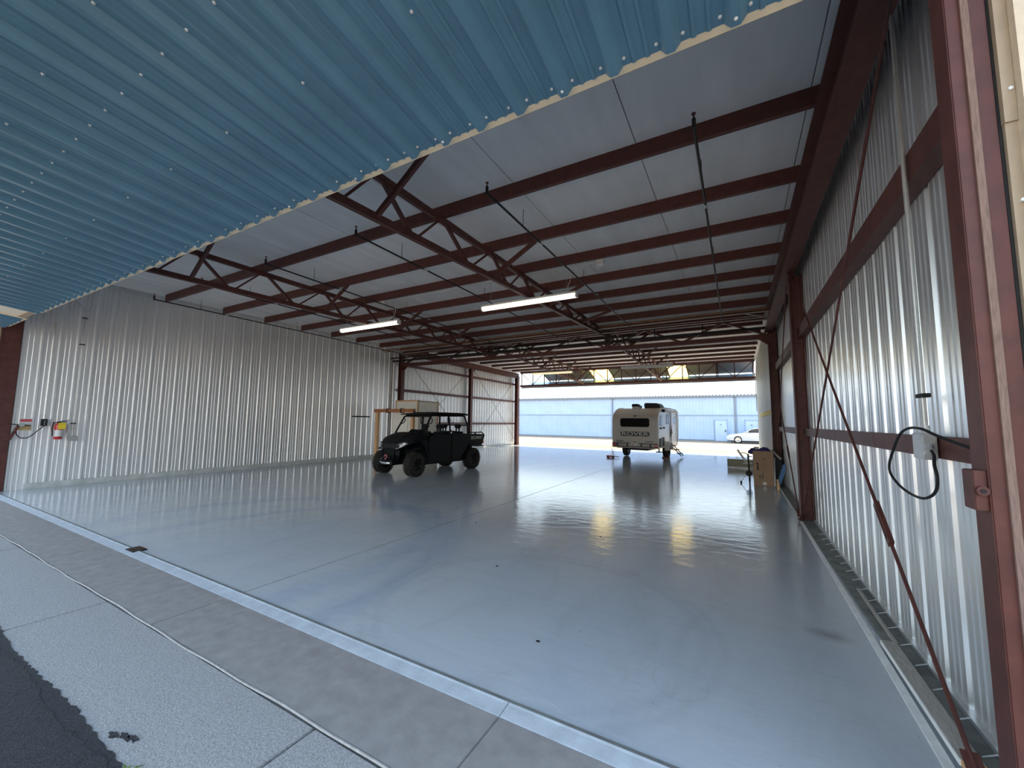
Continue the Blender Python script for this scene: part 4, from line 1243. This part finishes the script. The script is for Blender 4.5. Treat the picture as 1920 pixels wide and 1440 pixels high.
    place('lettering', tx, WHITE, bed, basis((0, 1, 0), (0, 0, 1), (1, 0, 0), (.725, 3.06, 1.12)), True)
    tx2 = text_mesh('SEGWAY', 0.12, 0.003)
    place('lettering', tx2, GREYM, hd, basis((1, 0, 0), (0, math.cos(.5), math.sin(.5)), (0, -math.sin(.5), math.cos(.5)), (0, -.24, 1.115)), True)
    P(MB().box(-.6, .6, 3.30, 3.62, .78, .82), 'rear_bumper', UTVM)
    for s in (-1, 1):
        P(MB().box(s * .70, s * .74, 3.40, 3.46, .90, 1.0), 'tail_lamp', REDL2, bed)
    return t
build_utv()

# ================================================================== TRAVEL TRAILER
def build_trailer():
    t = thing('travel_trailer', (-4.38, 20.0, 0), 'small white travel trailer with greige rear end and dark rear window', 'trailer', rz=math.radians(-4.5))
    def P(mb, name, m, par=None, smooth=False, bevel=0.0):
        return mb.build(name, m, par or t, smooth, bevel, local=True)
    W = 1.10
    zb = 0.56
    def profile(ins=0.0):
        p = [(0.0 + ins, zb + ins), (0.0 + ins, 1.85)]
        for k in range(1, 14):
            a = math.pi / 2 * k / 14
            p.append((1.5 * (1 - math.cos(a)) + ins * math.cos(a), 1.85 + .67 * math.sin(a) - ins * math.sin(a)))
        p += [(1.5, 2.52 - ins), (3.9, 2.50 - ins)]
        for k in range(1, 8):
            a = math.pi / 2 * k / 8
            p.append((3.9 + .6 * math.sin(a) - ins * math.sin(a), 1.8 + .70 * math.cos(a) - ins * math.cos(a)))
        p += [(4.5 - ins, 1.8), (4.35 - ins, 1.0), (4.1 - ins, zb + ins)]
        return p
    P(MB().prism(profile(.01), 'x', -W + .02, W - .02), 'body_shell', TRR, smooth=True)
    for s in (-1, 1):
        P(MB().prism(profile(.0), 'x', s * (W - .03), s * W), 'side_wall', TRW)
    # corner moulding round the side edge
    for s in (-1, 1):
        pts = [(s * (W + .004), y, z) for y, z in profile(0.0)]
        P(MB().tube(pts, .016, 6, True), 'edge_moulding', GREYB, smooth=True)
    # rear window, lamp
    def rrect(x0, x1, z0, z1, r, n=5):
        out = []
        for cx_, cz_, a0 in ((x1 - r, z1 - r, 0), (x0 + r, z1 - r, 90), (x0 + r, z0 + r, 180), (x1 - r, z0 + r, 270)):
            for k in range(n + 1):
                a = math.radians(a0 + 90 * k / n)
                out.append((cx_ + r * math.cos(a), cz_ + r * math.sin(a)))
        return out
    wdw = P(MB().prism(rrect(-.70, .70, 1.55, 1.97, .10), 'y', -.03, .06), 'rear_window', DKGLASS)
    P(MB().prism(rrect(-.06, .06, 2.06, 2.11, .02), 'y', .04, .16), 'clearance_lamp', DARK)
    # name plate lettering
    lt = P(MB().prism(rrect(-.70, .70, 1.10, 1.32, .09), 'y', -.012, .01), 'name_plate', mat('charcoal_plate', (0.06, 0.058, 0.055), 0.5))
    def put(me, m, x, z, sx, d):
        place('lettering', me, m, lt, Matrix.Translation((x, d, z)) @ basis((1, 0, 0), (0, 0, 1), (0, -1, 0), (0, 0, 0)) @ Matrix.Diagonal((sx, 1, 1, 1)), True)
    put(text_mesh('ROVER', 0.235, 0.004), ALPLATE, 0.0, 1.208, 1.78, -.016)
    # small badges
    P(MB().box(-.92, -.56, -.012, .01, .85, .875).box(-.88, -.62, -.012, .01, .80, .82), 'badge', DARK)
    P(MB().box(.50, .88, -.012, .01, .84, .862), 'badge', DARK)
    # licence plate and lamp
    pt = P(MB().box(-.17, .15, -.045, -.02, .60, .77), 'licence_plate', ALPLATE)
    for k in range(4):
        P(MB().box(-.13 + k * .07, -.09 + k * .07, -.049, -.044, .65, .71), 'plate_mark', REDS if k < 2 else GREYB, pt)
    P(MB().box(-.04, .02, -.04, 0, .80, .83), 'plate_lamp', DARK)
    # bumper rails
    bp = MB()
    for a, b in ((-1.12, -.25), (.22, 1.12)):
        bp.box(a, b, -.10, -.06, .735, .765)
    bp.box(-1.12, 1.12, -.10, -.06, .585, .615)
    for x in (-.85, -.35, .32, .75):
        bp.box(x - .02, x + .02, -.10, -.06, .60, .75)
    bm_ = P(bp, 'bumper', DARK)
    for s in (-1, 1):
        P(MB().box(s * .92, s * 1.10, -.09, -.04, .63, .72), 'tail_lamp', REDL2, bm_)
    P(MB().box(-1.08, 1.08, -.02, .04, .53, .59), 'lower_valance', TRR)
    # underside
    P(MB().box(-.45, .55, .2, 1.4, .42, .55).box(-.9, .9, .1, 4.0, .50, .57), 'underframe', DARK)
    # wheels
    tw = MB().lathe([(0.19, -.12), (.30, -.13), (.345, -.10), (.36, 0), (.345, .10), (.30, .13), (.19, .12)], (0, 0, 0), 'x', 28).mesh('wheel', True)
    rm = MB().lathe([(0.0, .06), (.17, .06), (.2, .12), (.2, -.12), (0.0, -.12)], (0, 0, 0), 'x', 20).mesh('rim', True)
    for s in (-1, 1):
        w = place('wheel', tw, TIRE, t, Matrix.Translation((s * (1.06 if s > 0 else .98), 1.75, .36)) @ (Matrix.Rotation(math.pi, 4, 'Z') if s < 0 else Matrix.Identity(4)), True)
        place('rim', rm, UTVM, w, None, True)
    arc = [(1.75 - .46 * math.cos(math.radians(a)), .40 + .44 * math.sin(math.radians(a))) for a in range(0, 181, 20)]
    inn = [(1.75 - .42 * math.cos(math.radians(a)), .40 + .40 * math.sin(math.radians(a))) for a in range(180, -1, -20)]
    P(MB().prism(arc + inn, 'x', 1.08, 1.30), 'fender', WHITE)
    # right side: hatch with dark louvre, windows, door, awning
    P(MB().box(1.10, 1.112, .16, .60, .60, 1.02), 'side_vent', DARK)
    P(MB().box(1.10, 1.112, .75, 1.18, .62, 1.06), 'side_vent', DARK)
    for y0, y1, z0, z1 in ((.40, .85, 1.62, 2.12), (1.65, 2.35, 1.70, 2.22), (3.2, 3.75, 1.70, 2.10)):
        f_ = P(MB().prism([(y, z) for y, z in rrect(y0, y1, z0, z1, .06)], 'x', 1.09, 1.112), 'side_window', GREYB)
        P(MB().prism([(y, z) for y, z in rrect(y0 + .04, y1 - .04, z0 + .04, z1 - .04, .05)], 'x', 1.10, 1.118), 'pane', TRGLASS, f_)
    P(MB().box(1.112, 1.125, 2.0, 2.05, 1.72, 2.20), 'window_bar', DARK)
    dr_ = P(MB().box(1.10, 1.125, 2.65, 3.15, .62, 2.3), 'entry_door', TRW, bevel=0.008)
    P(MB().box(1.12, 1.15, 2.70, 2.75, 1.2, 1.35), 'handle', DARK, dr_)
    P(MB().box(1.10, 1.16, .42, .48, 1.46, 1.54).box(1.10, 1.16, 1.05, 1.12, 1.48, 1.55), 'latch', DARK)
    P(MB().tube([(1.13, 2.50, 1.05), (1.14, 2.46, 1.35), (1.14, 2.60, 1.60), (1.14, 2.66, 1.35), (1.13, 2.60, 1.05)], .018, 6, True), 'grab_ring', DARK)
    P(MB().cyl((1.16, .95, 2.36), (1.16, 3.9, 2.36), .055, 10), 'awning_roll', GREYB, smooth=True)
    P(MB().cyl((1.16, .82, 2.36), (1.16, .96, 2.36), .075, 10), 'awning_end', DARK, smooth=True)
    P(MB().tube([(1.12, 1.0, 2.42), (1.20, 2.0, 2.52), (1.24, 3.2, 2.44), (1.24, 4.1, 2.3)], .015, 6), 'awning_rail', GREYB, smooth=True)
    for y in (2.5, 3.95):
        P(MB().box(1.12, 1.16, y, y + .05, .75, 2.35), 'awning_arm', GREYB)
    # roof: vent and air conditioner
    v = P(MB().box(-.45, -.10, 1.1, 1.5, 2.50, 2.58), 'roof_vent', ALPLATE)
    P(MB().prism([(-.46, 2.58), (-.10, 2.58), (-.14, 2.68), (-.20, 2.72), (-.42, 2.72), (-.46, 2.66)], 'y', 1.08, 1.52), 'vent_lid', DARK, v)
    P(MB().prism([(.10, 2.50), (.90, 2.50), (.84, 2.66), (.72, 2.76), (.14, 2.78), (.08, 2.72)], 'y', 1.4, 2.3), 'air_conditioner', DARK, bevel=0.02)
    P(MB().bar((-.06, 1.3, 2.5), (.0, 1.3, 2.62), .05), 'antenna', DARK)
    # stabiliser / step
    P(MB().box(.75, 1.0, .9, 1.2, .30, .34).box(.85, .9, 1.0, 1.05, .3, .56), 'stabiliser', DARK)
    st = MB()
    for k in range(3):
        st.bar((1.15 + k * .16, 2.62, .56 - k * .19), (1.15 + k * .16, 3.12, .56 - k * .19), .22, .03)
    for y in (2.62, 3.12):
        st.bar((1.08, y, .62), (1.60, y, .05), .04, .05, (0, 1, 0))
    P(st, 'entry_steps', DARK)
    return t
build_trailer()
# red jack and wheel chock beside the trailer
jk = thing('floor_jack', (-5.62, 20.15, 0), 'low red jack with thin handle on the floor beside the trailer', 'jack')
MB().prism([(-5.80, 0.02), (-5.48, 0.02), (-5.42, .07), (-5.56, .11), (-5.80, .11)], 'y', 20.05, 20.28).build('jack_body', PINK, jk)
for x in (-5.74, -5.5):
    MB().cyl((x, 20.03, .03), (x, 20.30, .03), .03, 10).build('caster', DARK, jk)
MB().cyl((-5.46, 20.16, .09), (-5.62, 20.2, .55), .009, 6).build('handle', CONDUIT, jk)
MB().bar((-5.46, 20.16, .07), (-5.2, 20.16, .05), .04, .03).build('lift_arm', DARK, jk)
ck = MB().prism([(21.38, 0), (21.66, 0), (21.60, .07), (21.42, .07)], 'x', -3.36, -3.02).build('wheel_chock', mat('rust_block', (0.24, 0.09, 0.06), 0.8))
tag(ck, 'flat reddish block under the trailer tyre', 'chock')

# ================================================================== CAR
def build_car():
    t = thing('sedan_car', (1.4, 43.0, 0), 'white four-door car parked against the pale blue hangar', 'car')
    def P(mb, name, m, par=None, smooth=False, bevel=0.0):
        return mb.build(name, m, par or t, smooth, bevel, local=True)
    # side outline along x, front at -2.35
    low = [(-2.32, .32), (-2.36, .48), (-2.30, .66), (-2.05, .78), (-1.3, .90), (-.95, .93), (1.55, .98), (2.2, .96), (2.38, .80), (2.36, .35)]
    def ring(y, ins, dz):
        return [(x * (1 - ins), y, z - dz * (z - .3)) for x, z in low] + [(1.9, y, .24), (-1.9, y, .24)]
    P(MB().loft([ring(-.90, .035, .10), ring(-.86, .008, .01), ring(-.5, 0, 0), ring(.5, 0, 0), ring(.86, .008, .01), ring(.90, .035, .10)]), 'body', CARW, smooth=True)
    gh = [(-1.05, .90), (-.75, 1.08), (-.30, 1.32), (.1, 1.42), (.75, 1.43), (1.3, 1.32), (1.85, 1.0), (1.9, .94)]
    def gr(y, k):
        return [(x * (1 - .04 * k) if True else x, y, .9 + (z - .9) * (1 - .05 * k)) for x, z in gh]
    cab = P(MB().loft([gr(-.78, 0), gr(-.64, .6), gr(-.55, 0), gr(.55, 0), gr(.64, .6), gr(.78, 0)]), 'cabin', CARW, smooth=True)
    for s in (-1, 1):
        for a in ([(-.80, .98), (-.30, 1.27), (.22, 1.36), (.26, .99)], [(.34, .99), (.32, 1.36), (.75, 1.36), (1.2, 1.26), (1.45, 1.02)]):
            P(MB().prism(a, 'y', s * .74, s * .795), 'side_window', CARGLASS, cab)
        P(MB().box(-.76, -.56, s * .84, s * .98, .98, 1.10), 'mirror', CARW, bevel=0.02)
        P(MB().prism([(-2.28, .66), (-1.85, .76), (-1.88, .68), (-2.26, .58)], 'y', s * .70, s * .86), 'headlight', LENS)
        for x in (-.05, .95):
            P(MB().box(x, x + .16, s * .89, s * .915, .84, .87), 'door_handle', CHROME)
    tw = MB().lathe([(.23, -.10), (.31, -.11), (.33, -.06), (.335, 0), (.33, .06), (.31, .11), (.23, .10)], (0, 0, 0), 'y', 26).mesh('wheel', True)
    rim = MB()
    rim.lathe([(.20, -.09), (.235, -.11), (.235, .11), (.2, .09)], (0, 0, 0), 'y', 26)
    rim.cyl((0, -.09, 0), (0, .09, 0), .06, 12)
    for k in range(8):
        a = 2 * math.pi * k / 8
        rim.bar((math.cos(a) * .05, -.085, math.sin(a) * .05), (math.cos(a) * .215, -.085, math.sin(a) * .215), .045, .03, (0, 1, 0))
    rim = rim.mesh('rim', True)
    dk = MB().cyl((0, -.03, 0), (0, .03, 0), .21, 20).mesh('brake_disc')
    wa = MB().lathe([(.0, -.05), (.40, -.05), (.40, .12), (0, .12)], (0, 0, 0), 'y', 26).mesh('wheel_arch')
    for x in (-1.42, 1.42):
        for s in (-1, 1):
            R_ = Matrix.Translation((x, s * .82, .335)) @ (Matrix.Rotation(math.pi, 4, 'Z') if s > 0 else Matrix.Identity(4))
            w = place('wheel', tw, TIRE, t, R_, True)
            place('rim', rim, CHROME, w, None, True)
            place('brake_disc', dk, DARK, w, None, True)
            place('wheel_arch', wa, DARK, t, Matrix.Translation((x, s * .84, .36)) @ (Matrix.Rotation(math.pi, 4, 'Z') if s > 0 else Matrix.Identity(4)), True)
    P(MB().box(-2.0, 2.0, -.8, .8, .14, .28), 'underbody', DARK)
build_car()

# ================================================================== CLUTTER BY THE RIGHT WALL
bx = thing('cardboard_box', (0.60, 13.85, 0), 'tall brown cardboard box with black print and open top flap by the column', 'box')
MB().box(0.36, 0.84, 13.62, 14.05, 0, 0.80).build('box_body', CARD, bx, bevel=0.004)
MB().prism([(13.62, .80), (13.635, .80), (13.60, .985), (13.585, .985)], 'x', 0.35, 0.845).build('flap', CARD, bx)
MB().prism([(14.03, .80), (14.045, .80), (14.10, .97), (14.085, .97)], 'x', 0.36, 0.84).build('flap', CARD, bx)
MB().box(0.57, 0.66, 13.612, 13.622, .03, .11).build('shipping_label', ALPLATE, bx)
pr = MB()
for z0, z1, x0, x1 in ((.44, .64, .445, .475), (.62, .645, .42, .48), (.50, .52, .44, .49), (.44, .46, .44, .49), (.20, .35, .565, .58), (.22, .30, .49, .505), (.22, .235, .49, .54), (.285, .30, .49, .54)):
    pr.box(x0, x1, 13.614, 13.622, z0, z1)
pr.build('printed_marks', INK, bx)
hs = MB()
hs.prism([(.62, .80), (.66, .80), (.64, .72), (.60, .76)], 'y', 13.612, 13.622)
hs.build('tear', CARDD, bx)
cl = MB()
rings = []
for i, (x, w, h) in enumerate([(0.24, .10, .04), (0.32, .16, .12), (0.42, .18, .15), (0.52, .18, .13), (0.62, .18, .17), (0.72, .17, .16), (0.80, .10, .08)]):
    rings.append([(x, 13.84 + w * math.cos(a), .92 + h * max(-.3, math.sin(a)) + .02 * math.sin(i * 2.3 + a * 3)) for a in [k * math.pi / 5 for k in range(10)]])
tag(cl.loft(rings).build('jacket', PURP, smooth=True), 'crumpled navy jacket lying on top of the cardboard box', 'jacket')
tag(MB().prism([(0.40, 1.02), (0.50, 1.03), (0.52, 1.085), (0.41, 1.09)], 'y', 13.66, 13.98).build('folded_cloth', CLOTHW), 'small folded grey cloth on the navy jacket', 'cloth')
# folding walker/trolley: black post frame with white rungs and handle
hw = thing('folding_trolley', (0.22, 14.0, 0), 'folded trolley with black upright, white bars and angled handle beside the box', 'trolley')
MB().cyl((0.26, 13.95, 0.08), (0.24, 13.95, 0.85), .022, 8).build('upright', DARK, hw)
MB().cyl((0.26, 14.2, 0.0), (0.24, 14.2, 0.85), .022, 8).build('upright', DARK, hw)
for z in (.42, .58, .66, .78):
    MB().cyl((0.10 if z < .6 else .22, 14.0, z), (0.34, 14.0, z + .01), .014, 6).build('rung', WHITE, hw)
MB().tube([(0.24, 14.0, .58), (0.12, 14.0, .72), (0.0, 14.0, .92), (-.03, 14.0, .98)], .026, 8).build('handle', GREYB, hw, smooth=True)
MB().tube([(0.04, 14.0, .86), (0.10, 14.0, .90), (0.18, 14.0, .88), (0.24, 14.0, .84)], .014, 6).build('handle_loop', GREYB, hw, smooth=True)
MB().cyl((0.33, 14.0, .5), (0.04, 13.98, .06), .012, 6).build('leg', WHITE, hw)
MB().cyl((0.06, 13.98, .03), (0.01, 13.98, .03), .03, 8).build('foot', DARK, hw)
MB().cyl((0.24, 13.93, .30), (0.24, 14.02, .30), .085, 14).build('small_wheel', DARK, hw, smooth=True)
# beige long panel lying beyond
tag(MB().box(-0.42, 0.70, 18.6, 18.9, 0.02, 0.33).build('beige_panel', BEIGEP), 'long olive beige panel standing on edge beyond the trolley', 'panel')
MB().box(-0.3, 0.6, 18.45, 18.62, 0.0, 0.06).build('panel_base', ALPLATE, bpy.data.objects['beige_panel'])
# things behind the box: dark bundle, grey pole, blue board, wood offcut
tag(MB().prism([(.90, 0.0), (1.08, 0.0), (1.1, .55), (1.02, .80), (.92, .86), (.88, .5)], 'y', 13.72, 13.9).build('dark_bag', DARK, bevel=0.02), 'black bag stuffed between the box and the right wall', 'bag')
tag(MB().tube([(.86, 13.55, .02), (.87, 13.7, .55), (.88, 13.8, .80)], .022, 8).build('grey_pole', GREYB, smooth=True), 'short grey pole leaning beside the cardboard box', 'pole')
tag(MB().tube([(0.84, 13.9, 1.0), (0.95, 13.75, .86), (1.03, 13.65, .78)], .03, 8).build('brown_tube', PLANK, smooth=True), 'brown tube leaning over the black bag', 'tube')
tag(MB().prism([(.93, .14), (.90, .22), (1.03, .66), (1.07, .70), (1.10, .62), (1.08, .48), (.96, .12)], 'y', 13.15, 13.19).build('blue_board', BLUEB), 'blue curved board leaning on the right wall behind the box', 'board')
tag(MB().prism([(.86, 0), (.91, 0), (.925, .10), (.90, .28), (.865, .28)], 'y', 13.0, 13.04).build('wood_offcut', WOOD), 'short pine offcut standing in front of the blue board', 'offcut')

# small litter on the floor
for x, y in ((-4.0, 5.9), (-1.9, 6.2), (-1.45, 3.05), (-5.5, 8.3), (-2.6, 4.3)):
    q = [(x + .02 * math.cos(a) * random.uniform(.5, 1.2), y + .012 * math.sin(a)) for a in [k for k in range(6)]]
    tag(MB().prism(q, 'z', 0.0, 0.006).build('floor_debris', DARK), 'tiny dark crumb of debris on the painted floor', 'debris', 'crumbs on the floor')
